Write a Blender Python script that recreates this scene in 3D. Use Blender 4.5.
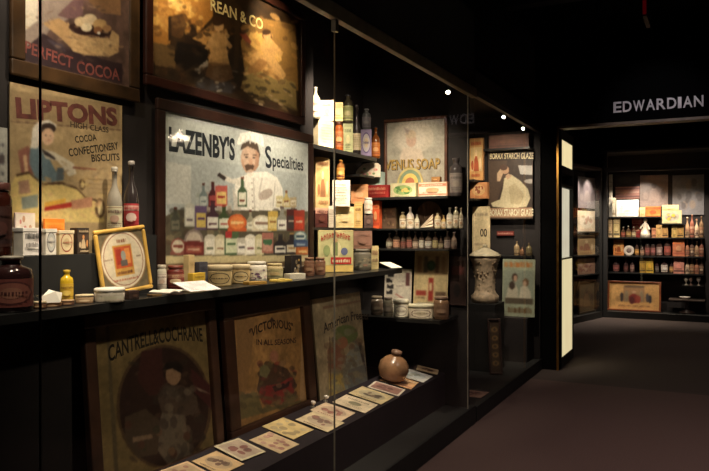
import bpy, math, random
import numpy as np
from mathutils import Vector, Matrix

# ------------------------------------------------------------------ camera, world, exposure
SC = bpy.context.scene
COL = SC.collection
for o in list(bpy.data.objects):
    bpy.data.objects.remove(o)
F_PX, W_PX, H_PX = 700.0, 709.0, 471.0
EYE = 1.4
HEAD = math.radians(27.1)
HOR = 232.0                                    # image row of the horizon
cam_data = bpy.data.cameras.new('camera')
cam_data.sensor_width = 36
cam_data.lens = F_PX / W_PX * 36
cam_data.shift_y = -(H_PX / 2 - HOR) / W_PX
cam_data.clip_start = 0.05
cam = bpy.data.objects.new('camera', cam_data)
cam.location = (0, 0, EYE)
cam.rotation_euler = (math.pi / 2, 0, HEAD)
COL.objects.link(cam)
SC.camera = cam

world = bpy.data.worlds.new('world')
world.use_nodes = True
world.node_tree.nodes['Background'].inputs[0].default_value = (0.8, 0.62, 0.5, 1)
world.node_tree.nodes['Background'].inputs[1].default_value = 0.003
SC.world = world
SC.view_settings.view_transform = 'Standard'
SC.view_settings.look = 'None'
SC.view_settings.exposure = 1.38
SC.view_settings.gamma = 1.0
SC.cycles.max_bounces = 8
SC.cycles.transparent_max_bounces = 16
SC.cycles.sample_clamp_indirect = 40.0

WARM = (1.0, 0.83, 0.62)
GOLD = (1.0, 0.74, 0.42)


def spot(name, loc, target, power, angle=70, blend=0.9, color=WARM, size=0.03):
    l = bpy.data.lights.new(name, 'SPOT')
    l.energy = power
    l.spot_size = math.radians(angle)
    l.spot_blend = blend
    l.color = color
    l.shadow_soft_size = size
    o = bpy.data.objects.new(name, l)
    o.location = loc
    d = Vector(target) - Vector(loc)
    o.rotation_euler = d.to_track_quat('-Z', 'Y').to_euler()
    COL.objects.link(o)
    return o


def area(name, loc, target, power, sx, sy, color=WARM):
    l = bpy.data.lights.new(name, 'AREA')
    l.energy = power
    l.shape = 'RECTANGLE'
    l.size, l.size_y = sx, sy
    l.color = color
    o = bpy.data.objects.new(name, l)
    o.location = loc
    d = Vector(target) - Vector(loc)
    o.rotation_euler = d.to_track_quat('-Z', 'Y').to_euler()
    COL.objects.link(o)
    return o


# rail lamps and added fill spots of the long case; visible fixtures come later
spot('case_lamp_and_fill', (-1.74, 1.32, 2.86), (-2.2, 1.65, 2.30), 14, 90)
spot('case_lamp_and_fill', (-1.90, 1.60, 2.80), (-2.19, 1.72, 2.42), 16, 52)
spot('case_lamp_and_fill', (-1.70, 1.70, 2.36), (-2.2, 1.85, 1.40), 6, 85)
spot('case_lamp_and_fill', (-1.66, 1.60, 2.20), (-2.11, 1.80, 1.27), 22, 30)  # unseen fill added for the jar row
spot('case_lamp_and_fill', (-1.66, 1.25, 2.30), (-2.00, 1.46, 1.25), 14, 34)  # unseen fill added for the brown bottle's label
spot('case_lamp_and_fill', (-1.74, 2.30, 2.90), (-2.2, 2.60, 2.35), 8, 95, color=GOLD)
spot('case_lamp_and_fill', (-1.95, 2.36, 2.85), (-2.2, 2.44, 2.62), 9, 66, color=GOLD)
spot('case_lamp_and_fill', (-1.90, 3.12, 2.80), (-2.2, 3.22, 2.50), 5, 50, color=GOLD)
spot('case_lamp_and_fill', (-1.68, 2.15, 2.36), (-2.05, 2.12, 1.25), 24, 46)
spot('case_lamp_and_fill', (-1.70, 2.70, 2.36), (-2.15, 2.85, 1.45), 10, 85)
spot('case_lamp_and_fill', (-1.80, 3.15, 2.88), (-2.2, 3.25, 2.42), 9, 56, color=GOLD)
spot('case_lamp_and_fill', (-1.68, 3.20, 2.36), (-2.15, 3.30, 1.45), 18, 80)
spot('case_lamp_and_fill', (-1.80, 3.55, 2.50), (-2.3, 3.95, 2.02), 34, 58)
spot('case_lamp_and_fill', (-1.68, 3.75, 2.34), (-2.25, 4.10, 1.35), 30, 66)
spot('case_lamp_and_fill', (-1.68, 4.00, 2.34), (-1.98, 4.90, 1.75), 24, 60)
spot('case_lamp_and_fill', (-1.66, 4.20, 2.34), (-1.98, 4.75, 1.00), 22, 60)
spot('case_lamp_and_fill', (-1.65, 2.60, 2.34), (-1.76, 2.75, 0.43), 12, 56)
spot('case_lamp_and_fill', (-1.65, 3.80, 2.34), (-1.78, 3.90, 0.43), 14, 56)
spot('case_lamp_and_fill', (-1.66, 5.60, 2.34), (-1.90, 6.40, 0.95), 26, 44)
spot('case_lamp_and_fill', (-1.66, 6.00, 2.36), (-1.90, 7.15, 1.80), 30, 64)
spot('case_lamp_and_fill', (-1.66, 6.50, 2.34), (-1.80, 7.15, 0.85), 30, 50)
# warm wash from the corridor ceiling onto the lower half of the case
spot('corridor_wash', (0.9, 1.6, 3.2), (-2.05, 2.4, 0.70), 55, 30, 1.0, WARM, 0.06)
spot('corridor_wash', (0.9, 3.2, 3.2), (-2.05, 3.5, 0.70), 45, 30, 1.0, WARM, 0.06)
spot('case_lamp_and_fill', (-1.66, 3.30, 2.32), (-1.95, 4.80, 1.36), 15, 26)  # unseen fill added for the small partition bottles
spot('case_lamp_and_fill', (-1.66, 3.45, 2.32), (-1.95, 4.80, 0.95), 22, 24)  # unseen fill added for the show cards
spot('case_lamp_and_fill', (-1.70, 3.45, 2.70), (-2.25, 4.30, 2.05), 12, 60)  # unseen fill added for the upper niche
spot('case_lamp_and_fill', (-1.66, 5.70, 2.36), (-2.46, 6.30, 2.05), 12, 80)  # added to lift the back wall in place of brown haze
# far room case lamps, with fill spots added from the ceiling
spot('far_case_fill', (-1.2, 10.0, 3.3), (-1.0, 12.4, 1.30), 105, 34, color=(1.0, 0.82, 0.66), size=.03)  # added fill for the lower goods, no track overhead
spot('far_case_fill', (-0.3, 10.0, 3.3), (-0.45, 12.4, 1.30), 90, 34, color=(1.0, 0.82, 0.66), size=.03)
spot('corner_case_fill', (-0.8, 10.5, 3.2), (-1.80, 11.5, 1.40), 110, 38, color=(1.0, 0.84, 0.68), size=.03)  # added fill for the corner case goods
for lx in (-1.30, -0.80, -0.30):
    spot('far_case_lamp', (lx, 12.13, 2.36), (lx, 12.42, 1.25), 24, 95, color=(1.0, 0.82, 0.64), size=.02)
spot('far_case_lamp', (-1.10, 12.10, 2.34), (-1.02, 12.50, 2.00), 16, 60, color=(1.0, 0.86, 0.72), size=.02)
spot('far_case_lamp', (-0.9, 11.6, 2.62), (-0.95, 12.3, 0.45), 30, 40, color=(1.0, 0.74, 0.48))
spot('corner_case_lamp', (-1.72, 11.20, 2.36), (-1.93, 11.35, 1.40), 22, 90, color=(1.0, 0.84, 0.68), size=.02)
spot('corner_case_lamp', (-1.60, 11.65, 2.36), (-1.84, 11.75, 1.40), 22, 90, color=(1.0, 0.84, 0.68), size=.02)
# unseen fill spots added to light the carpet
spot('corridor_floor_fill', (0.6, 3.6, 3.3), (0.4, 4.6, 0), 72, 95, 1.0, (1.0, 0.76, 0.68), 0.1)
spot('corridor_floor_fill', (0.7, 9.0, 3.0), (0.2, 9.5, 0), 10, 110, 1.0, (1.0, 0.80, 0.72), 0.1)
spot('sign_fill', (-0.4, 6.0, 3.0), (-0.45, 7.15, 2.55), 8, 52, 0.8, (1.0, 0.90, 0.95), 0.03)  # added spot that brightens the sign letters

# ------------------------------------------------------------------ pixel rays
FWD = Vector((-math.sin(HEAD), math.cos(HEAD), 0))
RGT = Vector((math.cos(HEAD), math.sin(HEAD), 0))
UPV = Vector((0, 0, 1))
CAMP = Vector((0, 0, EYE))


def ray(px, py):
    return FWD + RGT * ((px - W_PX / 2) / F_PX) + UPV * ((HOR - py) / F_PX)


def at_x(px, py, X):
    d = ray(px, py)
    return CAMP + d * (X / d.x)


def at_y(px, py, Y):
    d = ray(px, py)
    return CAMP + d * (Y / d.y)


def at_z(px, py, Z):
    d = ray(px, py)
    return CAMP + d * ((Z - EYE) / d.z)


def depth(p):
    return (Vector(p) - CAMP).dot(FWD)


# ------------------------------------------------------------------ materials
def lin(c):
    c = max(0.0, min(255.0, c)) / 255.0
    return c / 12.92 if c <= 0.04045 else ((c + 0.055) / 1.055) ** 2.4


def rgb(c, k=1.0):
    return (lin(c[0] * k), lin(c[1] * k), lin(c[2] * k), 1)


MATS = {}


def M(c, rough=0.6, metal=0.0, var=0.10, scale=14.0, coat=0.0):
    c = tuple(int(round(x / 6.0) * 6) for x in c)
    key = (c, rough, metal, var, scale, coat)
    if key in MATS:
        return MATS[key]
    m = bpy.data.materials.new('paint')
    m.use_nodes = True
    nt = m.node_tree
    p = nt.nodes['Principled BSDF']
    p.inputs['Roughness'].default_value = rough
    p.inputs['Metallic'].default_value = metal
    if coat:
        p.inputs['Coat Weight'].default_value = coat
    tc = nt.nodes.new('ShaderNodeTexCoord')
    nz = nt.nodes.new('ShaderNodeTexNoise')
    nz.inputs['Scale'].default_value = scale
    nz.inputs['Detail'].default_value = 4
    rp = nt.nodes.new('ShaderNodeValToRGB')
    rp.color_ramp.elements[0].position = 0.3
    rp.color_ramp.elements[1].position = 0.7
    rp.color_ramp.elements[0].color = rgb(c, 1 - var)
    rp.color_ramp.elements[1].color = rgb(c, 1 + var)
    nt.links.new(tc.outputs['Object'], nz.inputs['Vector'])
    nt.links.new(nz.outputs['Fac'], rp.inputs['Fac'])
    nt.links.new(rp.outputs['Color'], p.inputs['Base Color'])
    MATS[key] = m
    return m


def painting(name, stops, scale=6.0, rough=0.55, dist=1.2):
    """a brushy picture surface: colour stops laid along distorted noise"""
    m = bpy.data.materials.new(name)
    m.use_nodes = True
    nt = m.node_tree
    p = nt.nodes['Principled BSDF']
    p.inputs['Roughness'].default_value = rough
    tc = nt.nodes.new('ShaderNodeTexCoord')
    nz = nt.nodes.new('ShaderNodeTexNoise')
    nz.inputs['Scale'].default_value = scale
    nz.inputs['Detail'].default_value = 7
    nz.inputs['Distortion'].default_value = dist
    rp = nt.nodes.new('ShaderNodeValToRGB')
    el = rp.color_ramp.elements
    while len(el) < len(stops):
        el.new(0.5)
    for e, (pos, c) in zip(el, stops):
        e.position = pos
        e.color = rgb(c)
    nt.links.new(tc.outputs['Object'], nz.inputs['Vector'])
    nt.links.new(nz.outputs['Fac'], rp.inputs['Fac'])
    nt.links.new(rp.outputs['Color'], p.inputs['Base Color'])
    return m


def emitter(name, c, strength, var=0.06):
    m = bpy.data.materials.new(name)
    m.use_nodes = True
    nt = m.node_tree
    nt.nodes.remove(nt.nodes['Principled BSDF'])
    e = nt.nodes.new('ShaderNodeEmission')
    e.inputs['Strength'].default_value = strength
    nz = nt.nodes.new('ShaderNodeTexNoise')
    nz.inputs['Scale'].default_value = 3
    rp = nt.nodes.new('ShaderNodeValToRGB')
    rp.color_ramp.elements[0].color = rgb(c, 1 - var)
    rp.color_ramp.elements[1].color = rgb(c, 1 + var)
    nt.links.new(nz.outputs['Fac'], rp.inputs['Fac'])
    nt.links.new(rp.outputs['Color'], e.inputs['Color'])
    nt.links.new(e.outputs[0], nt.nodes['Material Output'].inputs[0])
    return m


def glass_mat():
    m = bpy.data.materials.new('clear_glass')
    m.use_nodes = True
    nt = m.node_tree
    nt.nodes.remove(nt.nodes['Principled BSDF'])
    tr = nt.nodes.new('ShaderNodeBsdfTransparent')
    tr.inputs[0].default_value = (0.97, 0.985, 0.975, 1)
    gl = nt.nodes.new('ShaderNodeBsdfGlossy')
    gl.inputs['Roughness'].default_value = 0.0
    lw = nt.nodes.new('ShaderNodeLayerWeight')
    lw.inputs['Blend'].default_value = 0.5
    pw = nt.nodes.new('ShaderNodeMath')
    pw.operation = 'POWER'
    pw.inputs[1].default_value = 5
    ma = nt.nodes.new('ShaderNodeMath')
    ma.operation = 'MULTIPLY_ADD'
    ma.inputs[1].default_value = 0.6
    ma.inputs[2].default_value = 0.035
    mx = nt.nodes.new('ShaderNodeMixShader')
    nt.links.new(lw.outputs['Facing'], pw.inputs[0])
    nt.links.new(pw.outputs[0], ma.inputs[0])
    nt.links.new(ma.outputs[0], mx.inputs[0])
    nt.links.new(tr.outputs[0], mx.inputs[1])
    nt.links.new(gl.outputs[0], mx.inputs[2])
    nt.links.new(mx.outputs[0], nt.nodes['Material Output'].inputs[0])
    return m


def ink_mat():
    """printed picture: the picture's own colours with a little paper grain"""
    m = bpy.data.materials.new('printed_ink')
    m.use_nodes = True
    nt = m.node_tree
    p = nt.nodes['Principled BSDF']
    p.inputs['Roughness'].default_value = .5
    at = nt.nodes.new('ShaderNodeVertexColor')
    at.layer_name = 'ink'
    tc = nt.nodes.new('ShaderNodeTexCoord')
    nz = nt.nodes.new('ShaderNodeTexNoise')
    nz.inputs['Scale'].default_value = 60
    nz.inputs['Detail'].default_value = 5
    mr = nt.nodes.new('ShaderNodeMapRange')
    mr.inputs['From Min'].default_value = .3
    mr.inputs['From Max'].default_value = .7
    mr.inputs['To Min'].default_value = .86
    mr.inputs['To Max'].default_value = 1.12
    mx = nt.nodes.new('ShaderNodeVectorMath')
    mx.operation = 'SCALE'
    nt.links.new(tc.outputs['Object'], nz.inputs['Vector'])
    nt.links.new(nz.outputs['Fac'], mr.inputs['Value'])
    nt.links.new(at.outputs['Color'], mx.inputs[0])
    nt.links.new(mr.outputs[0], mx.inputs['Scale'])
    nt.links.new(mx.outputs[0], p.inputs['Base Color'])
    return m


def carpet_mat(name, c1, c2):
    m = bpy.data.materials.new(name)
    m.use_nodes = True
    nt = m.node_tree
    p = nt.nodes['Principled BSDF']
    p.inputs['Roughness'].default_value = 0.95
    tc = nt.nodes.new('ShaderNodeTexCoord')
    nz = nt.nodes.new('ShaderNodeTexNoise')
    nz.inputs['Scale'].default_value = 160
    nz.inputs['Detail'].default_value = 3
    rp = nt.nodes.new('ShaderNodeValToRGB')
    rp.color_ramp.elements[0].position = 0.3
    rp.color_ramp.elements[1].position = 0.7
    rp.color_ramp.elements[0].color = rgb(c1)
    rp.color_ramp.elements[1].color = rgb(c2)
    bp = nt.nodes.new('ShaderNodeBump')
    bp.inputs['Strength'].default_value = 0.5
    bp.inputs['Distance'].default_value = 0.006
    nt.links.new(tc.outputs['Object'], nz.inputs['Vector'])
    nt.links.new(nz.outputs['Fac'], rp.inputs['Fac'])
    nt.links.new(rp.outputs['Color'], p.inputs['Base Color'])
    nt.links.new(nz.outputs['Fac'], bp.inputs['Height'])
    nt.links.new(bp.outputs['Normal'], p.inputs['Normal'])
    return m


BLACK = M((26, 24, 25), 0.7)
CASEB = M((30, 27, 27), 0.75)
SHELF = M((38, 35, 38), 0.32)
DARKWOOD = M((52, 30, 22), 0.4, 0, 0.25, 9)
BROWNWOOD = M((92, 56, 34), 0.42, 0, 0.25, 9)
GILT = M((150, 108, 52), 0.35, 0.5, 0.25, 12)
BRASS = M((170, 120, 55), 0.3, 0.8)
STEEL = M((120, 118, 115), 0.3, 0.9)
GLASS = glass_mat()
INK = ink_mat()
BROWNGLASS = M((48, 24, 16), 0.08, 0, 0.1, 14, 0.6)
PAPER = M((235, 228, 214), 0.8, 0, 0.03)


# ------------------------------------------------------------------ mesh collector
class MB:
    def __init__(s):
        s.v, s.f, s.m, s.mi, s.sm = [], [], [], [], []

    def slot(s, mat):
        if mat not in s.m:
            s.m.append(mat)
        return s.m.index(mat)

    def add(s, vs, fs, mat, smooth=False):
        b = len(s.v)
        s.v += [tuple(v) for v in vs]
        k = s.slot(mat)
        for f in fs:
            s.f.append([b + i for i in f])
            s.mi.append(k)
            s.sm.append(smooth)
        return s

    def box(s, x0, x1, y0, y1, z0, z1, mat):
        vs = [(x, y, z) for z in (z0, z1) for y in (y0, y1) for x in (x0, x1)]
        fs = [(0, 2, 3, 1), (4, 5, 7, 6), (0, 1, 5, 4), (2, 6, 7, 3), (0, 4, 6, 2), (1, 3, 7, 5)]
        return s.add(vs, fs, mat)

    def cbox(s, c, sz, mat):
        return s.box(c[0] - sz[0] / 2, c[0] + sz[0] / 2, c[1] - sz[1] / 2, c[1] + sz[1] / 2, c[2] - sz[2] / 2, c[2] + sz[2] / 2, mat)

    def lathe(s, prof, mat, seg=20, c=(0, 0), wob=None, smooth=True):
        vs, fs = [], []
        n = len(prof)
        for (r, z) in prof:
            for k in range(seg):
                a = 2 * math.pi * k / seg
                rr = r * (wob(a, z) if wob else 1)
                vs.append((c[0] + rr * math.cos(a), c[1] + rr * math.sin(a), z))
        for i in range(n - 1):
            for k in range(seg):
                k2 = (k + 1) % seg
                fs.append((i * seg + k, i * seg + k2, (i + 1) * seg + k2, (i + 1) * seg + k))
        s.add(vs, fs, mat, smooth)
        caps_v = len(s.v) - len(vs)
        kk = s.slot(mat)
        for i, rev in ((0, True), (n - 1, False)):
            if prof[i][0] > 1e-5:
                loop = [caps_v + i * seg + k for k in range(seg)]
                s.f.append(loop[::-1] if rev else loop)
                s.mi.append(kk)
                s.sm.append(False)
        return s

    def poly(s, pts, mat):
        return s.add(pts, [list(range(len(pts)))], mat)

    def tube(s, p, q, r, mat, seg=8, r2=None):
        p, q = Vector(p), Vector(q)
        d = (q - p).normalized()
        a = d.orthogonal().normalized()
        b = d.cross(a)
        r2 = r if r2 is None else r2
        vs = [p + (a * math.cos(t) + b * math.sin(t)) * r for t in [2 * math.pi * k / seg for k in range(seg)]]
        vs += [q + (a * math.cos(t) + b * math.sin(t)) * r2 for t in [2 * math.pi * k / seg for k in range(seg)]]
        fs = [(k, (k + 1) % seg, seg + (k + 1) % seg, seg + k) for k in range(seg)]
        fs += [list(range(seg))[::-1], list(range(seg, 2 * seg))]
        return s.add(vs, fs, mat, False)

    def build(s, name, parent=None, bevel=0.0):
        me = bpy.data.meshes.new(name)
        me.from_pydata(s.v, [], s.f)
        for m in s.m:
            me.materials.append(m)
        me.polygons.foreach_set('material_index', s.mi)
        me.polygons.foreach_set('use_smooth', s.sm)
        me.update()
        o = bpy.data.objects.new(name, me)
        COL.objects.link(o)
        if parent is not None:
            o.parent = parent
        if bevel:
            b = o.modifiers.new('edge', 'BEVEL')
            b.width = bevel
            b.segments = 2
            b.limit_method = 'ANGLE'
            b.angle_limit = math.radians(50)
        return o


def tag(o, label, cat, group=None):
    o['label'] = label
    o['category'] = cat
    if group:
        o['group'] = group
    return o


def thing(name, label, cat, loc, rz=0.0, group=None, lean=0.0, roll=0.0):
    o = bpy.data.objects.new(name, None)
    o.empty_display_size = 0.05
    COL.objects.link(o)
    o.rotation_mode = 'XYZ'
    o.matrix_world = Matrix.Translation(Vector(loc)) @ Matrix.Rotation(rz, 4, 'Z') @ Matrix.Rotation(lean, 4, 'X') @ Matrix.Rotation(roll, 4, 'Y')
    return tag(o, label, cat, group)


def struct(name, mb, bevel=0):
    o = mb.build(name, None, bevel)
    o['kind'] = 'structure'
    return o


def face_cam(p):
    return math.atan2(-p[0], p[1])


# ------------------------------------------------------------------ lettering
TXT = {}


def text2d(body, weight=.014):
    """outline of a word: vertices with the width scaled to 1 and the capital height to 1, and its faces"""
    if (body, weight) in TXT:
        return TXT[(body, weight)]
    cu = bpy.data.curves.new('lettering', 'FONT')
    cu.body = body
    cu.size = 1.0
    cu.offset = weight
    cu.resolution_u = 3
    ob = bpy.data.objects.new('lettering', cu)
    COL.objects.link(ob)
    dg = bpy.context.evaluated_depsgraph_get()
    me = ob.evaluated_get(dg).to_mesh()
    vs = [(v.co.x, v.co.y) for v in me.vertices]
    fs = [tuple(p.vertices) for p in me.polygons]
    ob.evaluated_get(dg).to_mesh_clear()
    bpy.data.objects.remove(ob)
    bpy.data.curves.remove(cu)
    x0 = min(v[0] for v in vs)
    x1 = max(v[0] for v in vs)
    capx = 0.7
    out = ([((x - x0) / (x1 - x0), y / capx) for x, y in vs], fs)
    TXT[(body, weight)] = out
    return out


# ------------------------------------------------------------------ flat art in a unit square
def ell(cx, cy, rx, ry, n=18, a0=0.0, a1=2 * math.pi):
    full = abs(a1 - a0 - 2 * math.pi) < 1e-6
    k = n if full else n + 1
    return [(cx + rx * math.cos(a0 + (a1 - a0) * i / n), cy + ry * math.sin(a0 + (a1 - a0) * i / n)) for i in range(k)]


def rect(x0, y0, x1, y1):
    return [(x0, y0), (x1, y0), (x1, y1), (x0, y1)]


def fakeline(R, x0, x1, y, h, c):
    """illegible small print: a run of short upright marks"""
    out, x = [], x0
    while x < x1 - 0.02:
        w = R.uniform(0.02, 0.05)
        out.append((rect(x, y, min(x + w, x1), y + h * R.uniform(0.7, 1.0)), c))
        x += w + R.uniform(0.012, 0.03)
    return out


def art(style, pal, seed):
    R = random.Random(seed)
    bg, a, b, c = (list(pal) + [pal[-1]] * 4)[:4]
    L = [(rect(0, 0, 1, 1), bg)]
    if style == 'label':
        L.append((rect(.06, .05, .94, .95), a))
        L.append((rect(.09, .08, .91, .92), bg))
        L += fakeline(R, .15, .85, .70, .14, b)
        L.append((ell(.5, .45, .2, .16), c))
        L += fakeline(R, .2, .8, .22, .05, b)
        L += fakeline(R, .25, .75, .13, .04, b)
    elif style == 'oval':
        L.append((ell(.5, .5, .42, .42, 24), b))
        L.append((ell(.5, .5, .37, .36, 24), a))
        L.append((ell(.5, .5, .2, .2), c))
        L += fakeline(R, .2, .8, .46, .1, b)
    elif style == 'figure':
        L.append((rect(.05, .2, .95, .8), a))
        L.append(([(.3, .2), (.36, .5), (.46, .6), (.58, .58), (.68, .4), (.72, .2)], b))
        L.append((ell(.5, .66, .09, .09), c))
        L.append((ell(.2, .35, .1, .12), b))
        L.append((ell(.82, .4, .08, .15), c))
        L += fakeline(R, .1, .9, .85, .1, b)
        L += fakeline(R, .15, .85, .06, .08, b)
    elif style == 'floral':
        for _ in range(16):
            x, y, r = R.uniform(.1, .9), R.uniform(.12, .88), R.uniform(.05, .11)
            L.append((ell(x, y, r, r * 1.1, 9), R.choice((a, b, c))))
    elif style == 'bands':
        L.append((rect(0, .72, 1, .92), a))
        L.append((rect(0, .08, 1, .2), b))
        L += fakeline(R, .1, .9, .77, .1, bg)
        L.append((ell(.5, .45, .24, .18), c))
        L += fakeline(R, .15, .85, .28, .05, b)
    elif style == 'letters':
        L += fakeline(R, .08, .92, .62, .24, a)
        L += fakeline(R, .08, .92, .3, .18, b)
        L.append((rect(.08, .2, .92, .235), c))
    elif style == 'notice':
        for k in range(7):
            L += fakeline(R, .1, R.uniform(.75, .9), .82 - k * .11, .045, a)
    elif style == 'photo':
        L.append((rect(.05, .08, .95, .92), a))
        for _ in range(9):
            x, y = R.uniform(.2, .8), R.uniform(.25, .75)
            L.append((ell(x, y, R.uniform(.06, .14), R.uniform(.06, .16), 9), R.choice((b, c, b))))
    elif style == 'scene':
        L.append((ell(.5, .52, .4, .36, 20), a))
        for _ in range(10):
            x, y = R.uniform(.25, .75), R.uniform(.3, .72)
            L.append((ell(x, y, R.uniform(.05, .12), R.uniform(.05, .14), 8), R.choice((b, c))))
        L += fakeline(R, .2, .8, .05, .06, b)
    return L


def emit_art(mb, layers, mp, rough=0.6):
    """mp(u, v, layer) -> 3-D point"""
    for i, (pts, c) in enumerate(layers):
        mb.poly([mp(u, v, i) for u, v in pts], M(c, rough))


# ------------------------------------------------------------------ object builders (front = local -y)
def carton(name, label, cat, loc, rz, w, d, h, side, style, pal, seed, group=None, lid=None, simple=False, on_top=False, roll=0.0):
    face = MB()

    def mp(u, v, i):
        return ((u - .5) * w * .94, -d / 2 - .0006 - .00035 * i, h * (.03 + .94 * v))
    emit_art(face, art(style, pal, seed), mp)
    if simple:
        face.box(-w / 2, w / 2, -d / 2, d / 2, 0, h, M(side))
        o = face.build(name)
        o.matrix_world = Matrix.Translation(Vector(loc)) @ Matrix.Rotation(rz, 4, 'Z')
        return tag(o, label, cat, group)
    t = thing(name, label, cat, loc, rz, group, roll=roll)
    b = MB()
    if lid:
        b.box(-w / 2, w / 2, -d / 2, d / 2, 0, h * .985, M(side))
        b.build('body', t, .0015)
        l = MB()
        l.box(-w / 2 - .002, w / 2 + .002, -d / 2 - .0022, d / 2 + .002, h * .86, h, M(lid, .5))
        l.build('lid', t, .0015)
    else:
        b.box(-w / 2, w / 2, -d / 2, d / 2, 0, h, M(side))
        b.build('body', t, .0012)
    face.build('printed_label', t)
    return t


BOT = {
    'round': [(.0, 0), (.94, 0), (1, .03), (1, .56), (.93, .63), (.6, .71), (.36, .76), (.32, .82), (.32, .93), (.38, .935), (.38, .965)],
    'tall': [(.0, 0), (.95, 0), (1, .02), (1, .48), (.86, .58), (.42, .7), (.34, .76), (.33, .92), (.42, .925), (.42, .95)],
    'squat': [(.0, 0), (.95, 0), (1, .04), (1, .66), (.9, .76), (.5, .82), (.45, .84), (.45, .92), (.52, .925), (.52, .95)],
    'jar': [(.0, 0), (.95, 0), (1, .03), (1, .76), (.92, .82), (.78, .85), (.78, .9)],
}


def bottle(name, label, cat, loc, rz, r, h, body, cap, style, pal, seed, shape='round', group=None, simple=False, seg=20, clear=False):
    pr = [(a * r, z * h) for a, z in BOT[shape]]
    lo, hi = {'round': (.08, .5), 'tall': (.08, .42), 'squat': (.1, .6), 'jar': (.14, .68)}[shape]
    bm = GLASS if clear else M(body, .14, 0, .08, 14, .3)
    lab = MB()
    spread = math.radians(150)

    def mp(u, v, i):
        a = -math.pi / 2 + (u - .5) * spread
        rr = r * 1.006 + .0005 + .0003 * i
        return (rr * math.cos(a), rr * math.sin(a), h * (lo + (hi - lo) * v))
    lay = art(style, pal, seed)
    bgc = M(lay[0][1], .6)
    for k in range(10):
        lab.poly([mp(k / 10, 0, 0), mp((k + 1) / 10, 0, 0), mp((k + 1) / 10, 1, 0), mp(k / 10, 1, 0)], bgc)
    for i, (pts, c) in enumerate(lay[1:], 1):
        us = [p[0] for p in pts]
        if max(us) - min(us) > .35:              # wide patches follow the curve in strips
            vs_ = [p[1] for p in pts]
            if len(pts) == 4:
                for k in range(8):
                    a_, b_ = min(us) + (max(us) - min(us)) * k / 8, min(us) + (max(us) - min(us)) * (k + 1) / 8
                    lab.poly([mp(a_, min(vs_), i), mp(b_, min(vs_), i), mp(b_, max(vs_), i), mp(a_, max(vs_), i)], M(c))
            else:
                cx, cy = (max(us) + min(us)) / 2, (max(vs_) + min(vs_)) / 2
                ru, rv = (max(us) - min(us)) / 2, (max(vs_) - min(vs_)) / 2
                for k in range(10):
                    a_, b_ = -1 + k / 5, -1 + (k + 1) / 5
                    ha, hb = math.sqrt(max(0, 1 - a_ * a_)) + .001, math.sqrt(max(0, 1 - b_ * b_)) + .001
                    lab.poly([mp(cx + a_ * ru, cy - ha * rv, i), mp(cx + b_ * ru, cy - hb * rv, i), mp(cx + b_ * ru, cy + hb * rv, i), mp(cx + a_ * ru, cy + ha * rv, i)], M(c))
        else:
            lab.poly([mp(u, v, i) for u, v in pts], M(c))
    topz = pr[-1][1]
    rc = pr[-1][0]
    if shape == 'jar':
        cp = [(0, topz - .002), (rc * 1.1, topz - .002), (rc * 1.14, topz + .01 * h), (rc * 1.14, h * .985), (rc * 1.05, h), (0, h)]
    else:
        cp = [(0, topz - .004), (rc * .8, topz - .004), (rc * 1.02, topz), (rc * 1.05, h * .99), (rc * .7, h), (0, h)]
    if simple:
        mb = lab
        mb.lathe(pr, bm, max(10, seg // 2))
        mb.lathe(cp, M(cap, .4), 10)
        o = mb.build(name)
        o.matrix_world = Matrix.Translation(Vector(loc)) @ Matrix.Rotation(rz, 4, 'Z')
        return tag(o, label, cat, group)
    t = thing(name, label, cat, loc, rz, group)
    MB().lathe(pr, bm, seg).build('body', t)
    if clear:
        MB().lathe([(0, .006)] + [(a * .9, z + .006) for a, z in pr[1:5]] + [(0, pr[4][1])], M(body, .3), seg).build('contents', t)
    lab.build('paper_label', t)
    MB().lathe(cp, M(cap, .35, .0), 14).build('lid' if shape == 'jar' else 'stopper', t)
    return t


def tin(name, label, cat, loc, rz, r, h, body, lid, style, pal, seed, group=None, sq=1.0, simple=False):
    """round lidded tin; sq < 1 squashes it into an oval box"""
    t = thing(name, label, cat, loc, rz, group)
    b = MB().lathe([(0, 0), (r, 0), (r, h * .8), (0, h * .8)], M(body, .45), 28)
    l = MB().lathe([(0, h * .74), (r * 1.03, h * .74), (r * 1.03, h * .96), (r * .97, h), (0, h)], M(lid, .4), 28)
    lb = MB()

    def mp(u, v, i):
        a = -math.pi / 2 + (u - .5) * math.radians(130)
        rr = r * 1.006 + .0005 + .0003 * i
        return (rr * math.cos(a), rr * math.sin(a), h * (.06 + .64 * v))
    lay = art(style, pal, seed)
    for k in range(10):
        lb.poly([mp(k / 10, 0, 0), mp((k + 1) / 10, 0, 0), mp((k + 1) / 10, 1, 0), mp(k / 10, 1, 0)], M(lay[0][1]))
    for i, (pts, c) in enumerate(lay[1:], 1):
        us = [p[0] for p in pts]
        vs_ = [p[1] for p in pts]
        n = 8 if max(us) - min(us) > .2 else 1
        cx, ru = (max(us) + min(us)) / 2, (max(us) - min(us)) / 2
        cy, rv = (max(vs_) + min(vs_)) / 2, (max(vs_) - min(vs_)) / 2
        for k in range(n):
            a_, b_ = -1 + 2 * k / n, -1 + 2 * (k + 1) / n
            ha, hb = (1, 1) if len(pts) == 4 else (math.sqrt(max(0, 1 - a_ * a_)) + .001, math.sqrt(max(0, 1 - b_ * b_)) + .001)
            if n == 1:
                ha = hb = 1
            lb.poly([mp(cx + a_ * ru, cy - ha * rv, i), mp(cx + b_ * ru, cy - hb * rv, i), mp(cx + b_ * ru, cy + hb * rv, i), mp(cx + a_ * ru, cy + ha * rv, i)], M(c))
    if sq != 1.0:
        for q in (b, l, lb):
            q.v = [(x, y * sq, z) for x, y, z in q.v]
    b.build('body', t)
    l.build('lid', t)
    lb.build('printed_label', t)
    return t


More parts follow.
